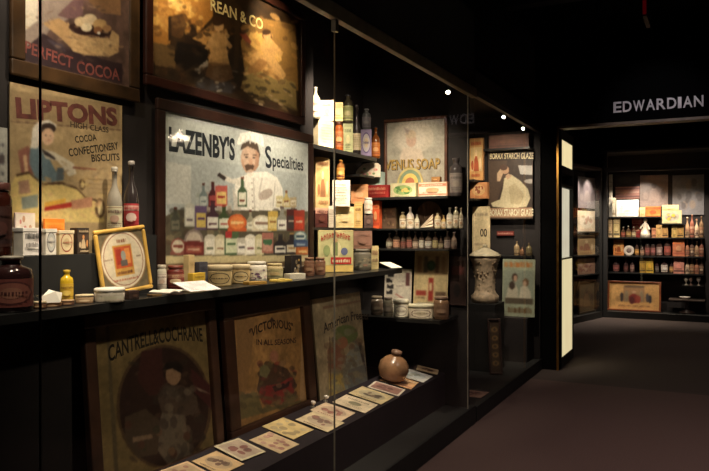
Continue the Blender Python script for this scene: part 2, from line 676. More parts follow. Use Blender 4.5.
def mute(c, k=.16):
    g = .3 * c[0] + .59 * c[1] + .11 * c[2]
    return tuple(x * (1 - k) + g * k for x in c)


class Poster:
    """a picture: local x along its width, z up its height, the face looks along local -y"""

    def __init__(s, name, label, loc, rz, w, h, lean=0.0, cat='poster', frame=None, fw=.05, fd=.03, ground=(200, 190, 160), thick=.006, mat=None, roll=0.0, rough=.5, res=90, soft=1.0, grain=.05):
        s.t = thing(name, label, cat, loc, rz, None, lean, roll)
        s.mw = s.t.matrix_world.copy()
        s.inv = s.mw.inverted()
        s.w, s.h, s.layer, s.rough = w, h, 1, rough
        s.mb = MB()
        s.zoom = (0, 0, 1)
        s.fw = fw if frame else 0
        i = s.fw * .9
        s.y0 = -thick
        s.ground, s.res, s.soft, s.grain, s.shapes, s.inset = ground, res, soft, grain, [], i
        s.mb.box(i, w - i, -thick + .0004, 0, i, h - i, M(ground, rough, 0, .05, 9))
        s.texts = []
        s.frame = frame
        if frame:
            f = MB()
            f.box(0, w, -fd, .004, 0, fw, frame)
            f.box(0, w, -fd, .004, h - fw, h, frame)
            f.box(0, fw, -fd, .004, fw, h - fw, frame)
            f.box(w - fw, w, -fd, .004, fw, h - fw, frame)
            f.build('frame', s.t, .006)

    def z(s, x0, y0, k):
        s.zoom = (x0, y0, k)
        return s

    def uv(s, p):
        px, py = s.zoom[0] + p[0] / s.zoom[2], s.zoom[1] + p[1] / s.zoom[2]
        o = s.inv @ CAMP
        d = s.inv.to_3x3() @ ray(px, py)
        k = (s.y0 - o.y) / d.y
        q = o + d * k
        return (q.x, q.z)

    def local(s, pts, c, alpha=1.0):
        e = s.fw
        pts = [(min(max(x, e), s.w - e), min(max(z, e), s.h - e)) for x, z in pts]
        s.shapes.append((pts, mute(c), alpha))

    def poly(s, pts, c):
        s.local([s.uv(p) for p in pts], c)

    def blob(s, cx, cy, rx, ry, c, n=20, rot=0.0, alpha=1.0):
        ca, sa = math.cos(rot), math.sin(rot)
        s.local([s.uv((cx + x * ca - y * sa, cy + x * sa + y * ca)) for x, y in ell(0, 0, rx, ry, n)], c, alpha)

    def text(s, body, b0, b1, t0, c, bulge=0.0, slant=0.0, weight=.02):
        p0, p1, q0 = Vector(s.uv(b0)), Vector(s.uv(b1)), Vector(s.uv(t0))
        s._text(body, p0, p1, (q0 - p0).length, c, bulge, slant, weight)

    def ltext(s, body, x0, x1, z, h, c, bulge=0.0, slant=0.0):
        s._text(body, Vector((x0, z)), Vector((x1, z)), h, c, bulge, slant)

    def _text(s, body, p0, p1, hh, c, bulge, slant, weight=.02):
        vs, fs = text2d(body, weight)
        e = p1 - p0
        L = e.length
        e.normalize()
        n = Vector((-e.y, e.x))
        y = s.y0 - .0003 - .00004 * s.layer
        s.layer += 1
        out = []
        for (x, v) in vs:
            q = p0 + e * (x * L + slant * v * hh) + n * (v * hh + bulge * hh * 4 * x * (1 - x))
            out.append((q.x, y, q.y))
        s.mb.add(out, fs, M(mute(c), s.rough, 0, .2, 34))

    def dabs(s, n, x0, y0, x1, y1, cols, rx, ry, seed):
        R = random.Random(seed)
        for _ in range(n):
            a = R.uniform(.5, 1.5)
            s.blob(R.uniform(x0, x1), R.uniform(y0, y1), rx * a, ry * R.uniform(.5, 1.5), R.choice(cols), 7, R.uniform(-.6, .9), .6)

    def lines(s, x0, x1, z, h, c, seed=1):
        R = random.Random(seed)
        for pts, cc in fakeline(R, 0, 1, 0, 1, c):
            s.local([(x0 + (x1 - x0) * u, z + h * v) for u, v in pts], cc)

    def done(s):
        i, w, h = s.inset, s.w, s.h
        big = max(w, h)
        nx, nz = max(12, int(s.res * w / big)), max(12, int(s.res * h / big))
        xs, zs = np.linspace(i, w - i, nx), np.linspace(i, h - i, nz)
        img = np.ones((nz, nx, 3)) * np.array(s.ground, float)
        rs = np.random.RandomState(len(s.shapes) + int(w * 1000))
        for q in (5, 12, 30):
            g = rs.uniform(-1, 1, (q + 2, q + 2))
            u, v = np.linspace(0, q, nx), np.linspace(0, q, nz)
            iu, iv = u.astype(int), v.astype(int)
            fu, fv = (u - iu)[None, :], (v - iv)[:, None]
            n = (g[np.ix_(iv, iu)] * (1 - fu) + g[np.ix_(iv, iu + 1)] * fu) * (1 - fv) + (g[np.ix_(iv + 1, iu)] * (1 - fu) + g[np.ix_(iv + 1, iu + 1)] * fu) * fv
            img *= (1 + s.grain * n)[..., None]
        for pts, c, al in s.shapes:
            px_, pz_ = np.array([p[0] for p in pts]), np.array([p[1] for p in pts])
            a0, a1 = np.searchsorted(xs, px_.min()), np.searchsorted(xs, px_.max(), 'right')
            b0, b1 = np.searchsorted(zs, pz_.min()), np.searchsorted(zs, pz_.max(), 'right')
            if a1 <= a0 or b1 <= b0:
                continue
            X, Z = np.meshgrid(xs[a0:a1], zs[b0:b1])
            ins = np.zeros(X.shape, bool)
            m = len(pts)
            for k in range(m):
                x1, z1, x2, z2 = px_[k], pz_[k], px_[(k + 1) % m], pz_[(k + 1) % m]
                if z1 == z2:
                    continue
                ins ^= ((z1 > Z) != (z2 > Z)) & (X < (x2 - x1) * (Z - z1) / (z2 - z1) + x1)
            blk = img[b0:b1, a0:a1]
            blk[ins] = blk[ins] * (1 - al) + np.array(c) * al
        if s.soft > 0:
            kr = int(math.ceil(s.soft * 2))
            ker = np.exp(-.5 * (np.arange(-kr, kr + 1) / s.soft) ** 2)
            ker /= ker.sum()
            for ax in (0, 1):
                pad = np.pad(img, [(kr, kr) if q == ax else (0, 0) for q in range(3)], mode='edge')
                img = sum(k_ * np.take(pad, np.arange(j, j + img.shape[ax]), axis=ax) for j, k_ in enumerate(ker))
        img = np.clip(img / 255, 0, 1)
        img = np.where(img <= .04045, img / 12.92, ((img + .055) / 1.055) ** 2.4)
        base = len(s.mb.v)
        s.mb.add([(x, s.y0, z) for z in zs for x in xs], [(b * nx + a, b * nx + a + 1, (b + 1) * nx + a + 1, (b + 1) * nx + a) for b in range(nz - 1) for a in range(nx - 1)], INK)
        o = s.mb.build('print', s.t)
        col = np.ones((len(s.mb.v), 4))
        col[base:base + nx * nz, :3] = img.reshape(-1, 3)
        o.data.color_attributes.new('ink', 'FLOAT_COLOR', 'POINT').data.foreach_set('color', col.ravel())
        return s.t


# ------------------------------------------------------------------ the setting
GX = -1.562           # glass front of the long case
PX = -2.20            # poster panel
NX = -2.46            # back of the niche
YN0, YP, YE = 3.74, 4.96, 7.20
ZS = 1.145            # main shelf
ZR = 1.316            # jar riser
ZA, ZB = 1.945, 1.428
ZD = .4045             # low platform
ZF = .11              # case floor

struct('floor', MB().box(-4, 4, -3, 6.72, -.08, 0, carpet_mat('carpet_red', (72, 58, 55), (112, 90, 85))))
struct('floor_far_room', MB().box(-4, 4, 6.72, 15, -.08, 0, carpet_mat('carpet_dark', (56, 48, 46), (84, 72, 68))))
struct('ceiling', MB().box(-4, 4, -3, 15, 3.4, 3.5, M((14, 13, 14), .9)))
struct('wall_left', MB().box(-2.66, -2.56, -3, 15, 0, 3.4, M((20, 19, 20), .9)))
struct('wall_right', MB().box(2.6, 2.7, -3, 15, 0, 3.4, M((20, 19, 20), .9)))
struct('wall_back', MB().box(-2.56, 2.6, -3, -2.9, 0, 3.4, M((20, 19, 20), .9)))
struct('wall_far', MB().box(-2.56, 2.6, 13.0, 13.1, 0, 3.4, M((20, 19, 20), .9)))
# portal to the next room: post, header with the sign, edge trim
PY = 7.24
struct('wall_portal', MB().box(-1.62, -1.385, PY, PY + .14, 0, 3.4, M((11, 10, 11), .9)).box(-1.385, 2.6, PY, PY + .14, 2.47, 3.4, M((6, 6, 6), .95)))
tr = MB()
tr.box(-1.405, -1.385, PY - .012, PY, 0, 2.47, BRASS)
struct('trim_1', tr)
struct('trim_2', MB().box(-1.384, 2.6, PY - .012, PY + .15, 2.445, 2.47, M((110, 92, 70), .5)))
for k, y in enumerate((4.2, 5.6)):
    struct('trim_%d' % (k + 3), MB().box(-1.5, 2.6, y, y + .12, 3.22, 3.4, M((22, 20, 22), .8)))


for m_ in (M((6, 6, 6), .95), M((11, 10, 11), .9)):
    m_.node_tree.nodes['Principled BSDF'].inputs['Specular IOR Level'].default_value = .05


# ------------------------------------------------------------------ the display cases
case = thing('display_case', 'long black glass-fronted museum display case with shelves, along the corridor', 'display case', (GX, 2.3, 0))


def part(name, mb, root=case, bevel=0):
    """a part given in world coordinates"""
    inv = root.matrix_world.inverted()
    mb.v = [tuple(inv @ Vector(v)) for v in mb.v]
    return mb.build(name, root, bevel)


Y0 = -.4
part('plinth', MB().box(-2.5, -1.548, Y0, YP + .02, 0, ZF, BLACK).box(-1.592, -1.548, Y0, YP + .02, ZF, ZF + .018, BLACK))
part('back_panel', MB().box(-2.26, PX, Y0, YN0, ZF, 3.0, CASEB).box(-2.52, NX, YN0 - .04, YP + .02, ZF, 3.0, CASEB).box(NX, -2.22, YN0 - .04, YN0, ZF, 3.0, CASEB))
part('partition', MB().box(NX, -1.60, YP, YP + .03, ZF, 2.9, CASEB))
part('case_roof', MB().box(-2.5, GX, Y0, YP + .03, 3.0, 3.03, CASEB))
part('top_rail', MB().box(GX - .02, GX + .02, Y0, YP + .03, 2.385, 2.455, M((110, 88, 68), .5)), bevel=.004)
part('fascia', MB().box(GX - .02, GX, Y0, YP + .03, 2.445, 3.03, M((16, 15, 15), .9)))
for k, (a, b) in enumerate(((Y0, 1.251), (1.257, 2.849), (2.855, YP + .02))):
    g = part('glass_pane', MB().add([(GX, a, ZF + .02), (GX, b, ZF + .02), (GX, b, 2.39), (GX, a, 2.39)], [(0, 1, 2, 3)], GLASS))
for y in (1.254, 2.852, 4.84):
    part('glass_seam', MB().box(GX - .006, GX + .002, y - .0012, y + .0012, ZF + .02, 2.39, M((150, 144, 132), .35)))
for y in (2.852,):
    part('seam_clip', MB().box(GX - .012, GX + .012, y - .014, y + .014, 2.33, 2.385, STEEL))
# shelves
part('shelf', MB().box(PX, -1.93, Y0, YN0, ZS - .03, ZS, SHELF).box(NX, -1.93, YN0, 4.5, ZS - .03, ZS, SHELF))
part('shelf', MB().box(PX, -2.09, 1.0, 2.12, ZS, ZR, BLACK))
part('shelf', MB().box(-2.176, -2.10, 1.985, 2.12, ZR, 1.388, BLACK).box(-2.176, -2.10, 2.12, 2.26, ZS, 1.388, BLACK))
part('shelf', MB().box(NX, -2.20, YN0, 4.66, ZA - .025, ZA, SHELF))
part('shelf', MB().box(NX, -2.20, YN0, 4.66, ZB - .015, ZB, SHELF))
PYF = 4.67            # front of the partition shelves
Z1, Z2, Z3, ZL = 1.655, 1.425, 1.278, .785
part('shelf', MB().box(-2.20, -1.66, PYF, YP, Z1 - .018, Z1, SHELF).box(NX, -2.20, PYF, YP, Z1 - .018, Z1, SHELF))
part('shelf', MB().box(NX, -1.66, PYF, YP, Z2 - .012, Z2, SHELF))
part('shelf', MB().box(NX, -1.66, PYF, YP, Z3 - .012, Z3, SHELF))
part('shelf', MB().box(NX, -1.68, 4.58, YP, ZL - .025, ZL, SHELF))
part('shelf', MB().box(NX, -2.22, 4.42, 4.66, 1.795, 1.81, SHELF))
part('shelf', MB().box(-2.20, -1.86, .5, 1.02, .80, .83, SHELF).box(-2.20, -2.17, .5, 1.02, .62, .80, SHELF))
# low platform
pf = MB()
pv = [(-2.06, ZF), (-1.78, ZF), (-1.78, .345), (-2.06, ZD)]
pf.add([(x, Y0, z) for x, z in pv] + [(x, YP, z) for x, z in pv], [(3, 2, 1, 0), (4, 5, 6, 7), (0, 1, 5, 4), (1, 2, 6, 5), (2, 3, 7, 6), (3, 0, 4, 7)], M((36, 32, 35), .5))
part('platform', pf)
part('back_ledge', MB().box(PX, -2.061, Y0, YN0, ZF, .34, CASEB).box(NX, -2.061, YN0, YP, ZF, .34, CASEB))

case2 = thing('display_case', 'shorter black glass case beyond the partition, ending at the portal post', 'display case', (GX, 6.0, 0))
part('plinth', MB().box(-2.5, -1.548, YP + .045, YE + .03, 0, ZF, BLACK), case2)
part('back_panel', MB().box(-2.52, NX, YP + .045, YE + .03, ZF, 2.6, M((60, 46, 38), .7)).box(NX, GX, YE, YE + .03, ZF, 2.44, CASEB), case2)
part('top_rail', MB().box(GX - .02, GX + .02, YP + .045, YE + .03, 2.40, 2.44, M((72, 56, 44), .5)), case2)
part('case_roof', MB().box(-2.5, GX, YP + .045, YE + .03, 2.6, 2.63, CASEB).box(GX - .02, GX, YP + .045, YE + .03, 2.44, 2.63, CASEB), case2)
part('glass_pane', MB().add([(GX, YP + .046, ZF), (GX, YE - .001, ZF), (GX, YE - .001, 2.40), (GX, YP + .046, 2.40)], [(0, 1, 2, 3)], GLASS), case2)
ZE1, ZE2, ZE3 = 2.25, 1.93, 1.16
part('shelf', MB().box(-2.09, -1.62, 6.98, YE, ZE1 - .02, ZE1, SHELF), case2)
part('shelf', MB().box(NX, -2.13, 6.80, YE, ZE2 - .02, ZE2, SHELF), case2)
part('shelf', MB().box(NX, -2.13, 6.80, YE, 1.72, 1.74, SHELF), case2)
part('shelf', MB().box(NX, -1.62, 7.085, YE, ZE3 - .02, ZE3, SHELF), case2)
part('riser', MB().box(-2.13, -1.63, 6.92, YE, ZF, .545, CASEB), case2)
part('pedestal', MB().box(-2.36, -1.775, 6.3, 6.62, ZF, .735, BLACK), case2, .004)


def small_spot(label, px, py, X, tgt):
    p = at_x(px, py, X)
    t = thing('spotlight', label, 'spotlight', (p.x, p.y, p.z))
    d = (Vector(tgt) - p).normalized()
    MB().tube((0, 0, 0), tuple(-d * .06), .018, BLACK, 12).tube(tuple(-d * .05), (0, 0, 2.43 - p.z), .006, BLACK, 6).build('housing', t)
    lens = MB()
    lens.tube(tuple(d * .001), tuple(d * .006), .014, emitter('lamp_lens', (255, 236, 205), 14.0), 12)
    lens.build('lens', t)


small_spot('tiny lit spotlight under the top rail just before the partition', 448, 92, -1.67, (-1.3, 4.0, 1.5))
small_spot('tiny lit spotlight under the rail of the short case, nearer the partition', 503.5, 117, -1.65, (-1.2, 5, 1.6))
small_spot('tiny lit spotlight under the rail of the short case, beside the portal post', 523, 128.5, -1.64, (-1.2, 5.6, 1.6))

# ------------------------------------------------------------------ upper posters


def wall_poster(name, label, pxl, pxr, z0, z1, X, **k):
    a, b = at_x(pxl, HOR, X), at_x(pxr, HOR, X)
    return Poster(name, label, (X, a.y, z0), math.pi / 2, b.y - a.y, z1 - z0, **k)


MAROON_FR = M((50, 22, 18), .35, 0, .2, 9)
# cocoa poster
P = wall_poster('poster', 'framed dark poster of a tan cocoa bowl with dull red lettering', 9, 138, 1.95, 2.80, -2.185, frame=M((62, 42, 27), .4, 0, .3, 9), fw=.058, fd=.014,
                ground=(92, 70, 62), res=240, soft=.9, grain=.2)
P.z(0, 0, 3.925)
P.poly([(80, 60), (150, -60), (300, -60), (300, 60), (200, 110), (160, 170), (95, 180)], (150, 130, 116))  # wider tone of the painted lamp glow
P.poly([(85, -60), (150, -60), (150, 80), (95, 120)], (214, 200, 176))  # lamp's hot glow painted into the print as cream
P.poly([(170, 130), (260, 190), (430, 240), (480, 250), (480, 330), (170, 270), (95, 250), (95, 190)], (52, 34, 38))
P.poly([(265, 85), (300, 132), (360, 147), (430, 150), (440, 118), (468, 140), (465, 205), (430, 222), (330, 215), (285, 200), (262, 150)], (206, 164, 106))
P.poly([(165, 90), (230, 70), (270, 95), (280, 190), (240, 150)], (190, 146, 92))
P.blob(352, 118, 84, 24, (52, 28, 24), rot=.16)
for x, y, r, c in ((318, 86, 26, (222, 190, 140)), (352, 78, 30, (226, 196, 150)), (392, 96, 28, (206, 160, 96)), (420, 112, 18, (180, 130, 80)), (340, 108, 22, (236, 214, 170)), (384, 118, 18, (150, 96, 56)), (388, 130, 7, (250, 240, 220))):
    P.blob(x, y, r, r * .8, c, 12)
P.poly([(225, 60), (285, 0), (330, -30), (325, 60), (270, 75)], (120, 84, 84))
P.poly([(340, -50), (470, -50), (475, 60), (400, 50), (350, 10)], (156, 110, 70))
P.poly([(180, 150), (245, 175), (262, 205), (225, 195)], (74, 60, 70))
P.dabs(40, 95, 20, 470, 250, [(150, 116, 84), (92, 68, 58), (190, 150, 104), (120, 92, 76)], 13, 4, 3)
P.dabs(25, 280, 140, 465, 215, [(190, 146, 92), (216, 176, 118), (170, 128, 80)], 18, 5, 4)
P.dabs(30, 95, 190, 480, 320, [(60, 42, 44), (46, 30, 34), (70, 50, 48)], 22, 8, 5)
P.text('PERFECT', (97, 205), (285, 268), (97, 158), (124, 66, 54))
P.text('COCOA', (302, 285), (470, 316), (302, 238), (124, 66, 54))
P.done()

# large painting advert
P = wall_poster('poster', 'large maroon-framed oil-style advert of golden figures in a dark landscape', 143, 303, 2.035, 2.70, -2.18, frame=MAROON_FR, fw=.045, fd=.02,
                ground=(56, 39, 24), res=320, soft=.95, grain=.25, rough=.35)
P.z(130, 0, 3.622)
P.poly([(60, -60), (300, -60), (300, 60), (230, 140), (150, 120), (140, 200), (60, 190)], (176, 116, 44))
for i, (x, y) in enumerate(((85, 20), (120, 30), (155, 10), (95, 70), (130, 90), (180, 20), (215, 45), (75, 110))):
    P.blob(x, y, 20, 22, ((222, 170, 80), (200, 140, 60), (236, 196, 110))[i % 3], 9)
P.poly([(72, 150), (162, 168), (165, 250), (74, 232)], (112, 84, 48))
P.poly([(140, 60), (200, 50), (240, 110), (250, 170), (200, 150), (190, 110), (140, 150)], (44, 28, 18))
P.poly([(170, 150), (280, 170), (290, 300), (200, 280), (160, 220)], (22, 16, 14))
P.poly([(225, 140), (300, 85), (315, 120), (345, 135), (355, 190), (335, 215), (300, 220), (285, 170)], (196, 142, 74))
P.blob(322, 96, 18, 24, (206, 156, 96), 14)
P.blob(320, 78, 20, 16, (60, 34, 20), 12)
P.blob(322, 160, 30, 44, (214, 168, 100), 14)
P.poly([(340, 140), (390, 120), (420, 220), (400, 330), (345, 300), (335, 220)], (38, 28, 20))
P.poly([(400, 150), (450, 60), (600, 90), (610, 330), (420, 300), (410, 220)], (150, 110, 52))
P.poly([(420, 240), (600, 300), (605, 400), (450, 340), (400, 320)], (164, 140, 84))
P.poly([(410, 210), (470, 180), (545, 260), (555, 285), (530, 290), (440, 240)], (222, 168, 96))
P.poly([(440, 110), (490, 120), (545, 175), (550, 220), (510, 235), (470, 190), (420, 150)], (226, 176, 90))
P.blob(497, 128, 18, 17, (52, 30, 22), 12)
P.blob(500, 146, 13, 15, (222, 170, 110), 12)
P.poly([(405, 100), (440, 150), (430, 170), (395, 120)], (140, 60, 40))
P.poly([(240, 250), (280, 215), (285, 235), (250, 270)], (150, 140, 130))
P.blob(325, 262, 34, 20, (128, 128, 130), 12)
P.poly([(230, 280), (390, 300), (370, 340), (240, 320)], (58, 52, 52))
for i in range(10):
    P.blob(420 + i * 18, 330 + (i % 4) * 16, 10, 4, (200, 170, 130), 8, .4)
P.dabs(60, 60, 0, 260, 130, [(206, 150, 66), (150, 96, 40), (232, 186, 96), (96, 60, 28), (180, 120, 50)], 13, 9, 5)
P.dabs(70, 150, 90, 420, 330, [(40, 27, 18), (64, 42, 24), (30, 20, 15), (88, 60, 34), (52, 38, 28)], 17, 9, 6)
P.dabs(50, 400, 60, 605, 300, [(190, 136, 66), (120, 82, 42), (214, 164, 92), (96, 64, 36), (150, 110, 60)], 15, 7, 7)
P.dabs(40, 290, 100, 350, 210, [(206, 156, 90), (170, 120, 66), (226, 180, 116), (140, 96, 54)], 9, 9, 8)
P.dabs(45, 420, 180, 545, 290, [(226, 178, 104), (206, 150, 84), (170, 116, 62), (236, 196, 130)], 11, 5, 9)
P.dabs(40, 420, 290, 600, 400, [(120, 100, 60), (70, 56, 36), (160, 136, 90), (50, 40, 30)], 14, 5, 10)
P.dabs(30, 70, 230, 250, 330, [(52, 38, 24), (84, 60, 36), (36, 26, 18)], 22, 10, 11)
P.dabs(14, 240, 250, 390, 330, [(140, 140, 140), (96, 96, 100), (180, 170, 150)], 9, 4, 12)
# the two figures over the brushwork
for pts_, c_ in (([(300, 118), (338, 116), (352, 140), (350, 185), (362, 235), (300, 240), (282, 225), (296, 180), (290, 145)], (200, 152, 92)),
                 ([(296, 130), (270, 175), (282, 182), (306, 150)], (216, 166, 104)), ([(344, 130), (372, 168), (362, 178), (340, 156)], (206, 156, 96)),
                 ([(285, 225), (362, 232), (376, 285), (330, 300), (272, 278)], (104, 72, 44)),
                 ([(480, 150), (512, 140), (540, 172), (520, 212), (488, 200), (470, 176)], (220, 170, 104)),
                 ([(486, 196), (522, 206), (566, 270), (556, 288), (538, 280), (500, 232), (472, 218)], (226, 176, 110)),
                 ([(470, 210), (500, 225), (470, 262), (430, 268), (424, 250)], (176, 122, 66)),
                 ([(512, 150), (556, 190), (550, 204), (506, 176)], (214, 164, 98)),
                 ([(380, 60), (398, 70), (392, 250), (376, 250)], (66, 46, 28)),
                 ([(148, 60), (190, 48), (206, 90), (186, 140), (150, 130)], (92, 60, 32))):
    P.local([P.uv(q_) for q_ in pts_], c_, .8)
P.blob(319, 96, 15, 19, (216, 166, 108), 14, alpha=.95)
P.blob(318, 82, 18, 12, (58, 36, 22), 14, alpha=.95)
P.blob(496, 128, 14, 17, (220, 170, 110), 14, alpha=.95)
P.blob(494, 116, 16, 10, (62, 38, 24), 14, alpha=.95)
P.text('REAN & CO', (292, 36), (482, 108), (292, -6), (236, 206, 140))
P.done()

# chef poster
P = wall_poster('poster', 'big framed advert of a moustached white-clad chef above rows of printed bottles', 155, 311.5, ZS + .001, 1.99, -2.178, frame=M((46, 28, 22), .35, 0, .2, 9), fw=.052, fd=.018,
                ground=(194, 200, 196), res=330, soft=.8, grain=.02)
P.z(150, 90, 3.77)
P.poly([(60, 240), (590, 320), (590, 480), (60, 480)], (178, 186, 184))
P.text("LAZENBY'S", (71, 226), (320, 262), (71, 140), (36, 42, 48), weight=.04)
P.text('S', (436, 292), (460, 292), (436, 212), (36, 42, 48))
P.text('pecialities', (462, 288), (578, 304), (462, 240), (36, 42, 48))
P.poly([(60, 270), (155, 285), (155, 430), (60, 430)], (206, 208, 200))  # pale reflection from the case glass, painted into the print
WHITE = (238, 234, 222)
P.poly([(318, 360), (335, 330), (385, 310), (440, 308), (480, 330), (500, 370), (505, 480), (325, 480)], WHITE)
P.poly([(325, 470), (340, 360), (300, 350), (255, 325), (262, 312), (310, 335), (345, 330)], (226, 220, 206))
P.blob(377, 258, 35, 54, (198, 164, 138))
P.poly([(340, 228), (347, 204), (372, 192), (405, 202), (416, 245), (410, 264), (403, 228), (368, 212), (347, 224)], (78, 60, 48))
P.poly([(325, 205), (340, 165), (385, 150), (425, 172), (430, 215), (412, 205), (372, 184), (342, 205)], (240, 238, 228))
P.poly([(356, 285), (378, 275), (402, 290), (396, 306), (380, 298), (364, 306)], (92, 66, 50))
P.blob(364, 253, 6, 3, (70, 54, 46), 8)
P.blob(392, 255, 6, 3, (70, 54, 46), 8)
P.poly([(376, 258), (384, 258), (388, 282), (372, 280)], (196, 150, 120))
P.poly([(252, 322), (262, 312), (288, 330), (280, 342)], (50, 40, 36))
P.blob(436, 394, 30, 18, (190, 174, 160), 12, -.5)
P.poly([(398, 225), (412, 240), (410, 285), (396, 305), (388, 300), (398, 270)], (176, 132, 104))
P.poly([(345, 262), (352, 262), (356, 290), (368, 312), (362, 312), (350, 292)], (186, 142, 112))
P.poly([(366, 312), (392, 312), (394, 322), (378, 328), (364, 322)], (228, 222, 206))
for q_ in (((388, 330), (392, 330), (398, 470), (392, 470)), ((420, 330), (426, 334), (412, 400), (408, 398)), ((352, 345), (356, 345), (366, 400), (362, 402)), ((470, 350), (474, 352), (466, 440), (462, 438))):
    P.poly(list(q_), (204, 198, 186))
for i in range(5):
    P.blob(384 + i, 350 + i * 24, 3, 3, (150, 140, 126), 8)
    P.poly([(338 + i * 19, 205 - abs(i - 2.5) * 3), (342 + i * 19, 205 - abs(i - 2.5) * 3), (345 + i * 17, 168 + abs(i - 2) * 4), (342 + i * 17, 168 + abs(i - 2) * 4)], (214, 208, 194))
P.poly([(352, 243), (372, 241), (373, 244), (354, 246)], (96, 70, 54))
P.poly([(386, 243), (404, 245), (404, 248), (386, 246)], (96, 70, 54))
P.poly([(310, 365), (345, 440), (342, 470), (318, 470)], (206, 200, 188))
P.z(150, 150, 3.924)
P.poly([(55, 262), (110, 235), (625, 240), (630, 415), (55, 418)], (92, 84, 66))
P.dabs(90, 60, 235, 620, 410, [(120, 110, 84), (70, 64, 52), (150, 136, 100), (84, 62, 46), (96, 104, 76)], 14, 16, 14)
P.dabs(26, 190, 170, 320, 235, [(196, 190, 176), (170, 150, 130), (150, 160, 140)], 9, 14, 15)


def pb(x, yb, yt, w, body, lab, kind='bottle', lab2=None):
    """one printed bottle, jar, box or tin of the advert"""
    w *= 1.18
    if kind == 'bottle':
        s = yt + (yb - yt) * .38
        P.poly([(x - w / 2, yb), (x - w / 2, s + 10), (x - w * .18, s - 6), (x - w * .15, yt), (x + w * .15, yt), (x + w * .18, s - 6), (x + w / 2, s + 10), (x + w / 2, yb)], body)
        P.poly([(x - w * .42, yb - 6), (x - w * .42, s + 16), (x + w * .42, s + 16), (x + w * .42, yb - 6)], lab)
        P.poly([(x - w * .3, yb - 20), (x - w * .3, yb - 27), (x + w * .3, yb - 27), (x + w * .3, yb - 20)], lab2 or body)
        P.poly([(x - w * .17, yt + 8), (x - w * .17, yt - 1), (x + w * .17, yt - 1), (x + w * .17, yt + 8)], lab2 or (90, 40, 30))
    elif kind == 'disc':
        P.poly([(x - w / 2, yb), (x - w / 2, yb - 12), (x + w / 2, yb - 12), (x + w / 2, yb)], body)
        P.blob(x, (yb + yt) / 2, w / 2, (yb - yt) / 2, body)
        P.blob(x, (yb + yt) / 2, w * .4, (yb - yt) * .4, lab)
        P.poly([(x - w * .32, (yb + yt) / 2 + 5), (x - w * .32, (yb + yt) / 2 - 5), (x + w * .32, (yb + yt) / 2 - 5), (x + w * .32, (yb + yt) / 2 + 5)], lab2 or body)
    elif kind == 'arch':
        P.poly([(x - w / 2, yb), (x - w / 2, yt + w * .4)] + [(x + w / 2 * math.cos(a), yt + w * .4 - w * .4 * math.sin(a)) for a in (2.6, 2.1, 1.57, 1.0, .5)] + [(x + w / 2, yt + w * .4), (x + w / 2, yb)], body)
        P.poly([(x - w * .38, yb - 6), (x - w * .38, yt + 18), (x + w * .38, yt + 18), (x + w * .38, yb - 6)], lab)
        P.poly([(x - w * .28, yb - 22), (x - w * .28, yb - 30), (x + w * .28, yb - 30), (x + w * .28, yb - 22)], lab2 or body)
    else:
        P.poly([(x - w / 2, yb), (x - w / 2, yt), (x + w / 2, yt), (x + w / 2, yb)], body)
        P.poly([(x - w * .4, yb - 8), (x - w * .4, yt + (yb - yt) * .3), (x + w * .4, yt + (yb - yt) * .3), (x + w * .4, yb - 8)], lab)
        P.poly([(x - w * .3, (yb + yt) / 2 + 8), (x - w * .3, (yb + yt) / 2), (x + w * .3, (yb + yt) / 2), (x + w * .3, (yb + yt) / 2 + 8)], lab2 or body)


pb(210, 225, 130, 26, (120, 138, 140), (196, 204, 200))
pb(246, 225, 125, 28, (88, 36, 44), (180, 70, 70))
pb(280, 220, 140, 40, (214, 96, 84), (232, 196, 110), 'box', (190, 40, 40))
pb(362, 222, 106, 30, (66, 92, 58), (222, 220, 200), lab2=(120, 60, 40))
pb(508, 225, 180, 24, (216, 204, 150), (230, 222, 190), 'box', (150, 120, 70))
pb(535, 225, 160, 24, (210, 186, 110), (226, 214, 180), lab2=(140, 80, 40))
pb(562, 225, 185, 22, (190, 170, 130), (226, 214, 190), 'box')
pb(100, 318, 225, 30, (70, 72, 60), (120, 116, 96))
pb(156, 300, 208, 36, (200, 200, 186), (224, 222, 208), 'arch', (120, 110, 110))
pb(200, 312, 220, 40, (106, 82, 128), (218, 190, 90), 'box', (96, 60, 116))
pb(246, 314, 205, 44, (74, 44, 58), (232, 230, 218), lab2=(90, 50, 60))
pb(290, 314, 215, 38, (62, 84, 48), (224, 226, 206), lab2=(170, 60, 50))
pb(342, 318, 252, 64, (222, 92, 40), (236, 130, 60), 'disc', (246, 200, 130))
pb(394, 318, 235, 26, (160, 156, 132), (220, 216, 196))
pb(438, 320, 255, 66, (214, 204, 174), (236, 232, 214), 'disc', (150, 120, 100))
pb(482, 316, 240, 34, (210, 172, 70), (232, 208, 128), 'box', (160, 110, 50))
pb(518, 318, 222, 34, (150, 150, 138), (240, 238, 226), lab2=(110, 90, 90))
pb(556, 318, 232, 34, (92, 40, 40), (70, 60, 60), 'box', (190, 170, 150))
pb(585, 318, 236, 36, (176, 60, 44), (220, 70, 44), 'box', (236, 180, 150))
pb(110, 412, 345, 50, (150, 80, 70), (216, 206, 180), 'disc', (140, 60, 50))
pb(172, 412, 310, 66, (150, 132, 126), (206, 190, 172), 'disc', (120, 60, 56))
pb(172, 412, 360, 66, (126, 44, 42), (170, 84, 70), 'box', (220, 180, 150))
pb(236, 412, 330, 40, (212, 208, 190), (236, 232, 218), 'arch', (110, 120, 90))
pb(276, 412, 330, 36, (206, 196, 160), (232, 224, 196), 'arch', (150, 110, 80))
pb(320, 412, 318, 46, (76, 104, 66), (206, 214, 180), 'box', (70, 110, 66))
P.poly([(296, 345), (296, 318), (322, 318), (322, 345)], (190, 44, 48))
pb(360, 412, 345, 34, (196, 190, 176), (240, 236, 226), 'box', (96, 90, 90))
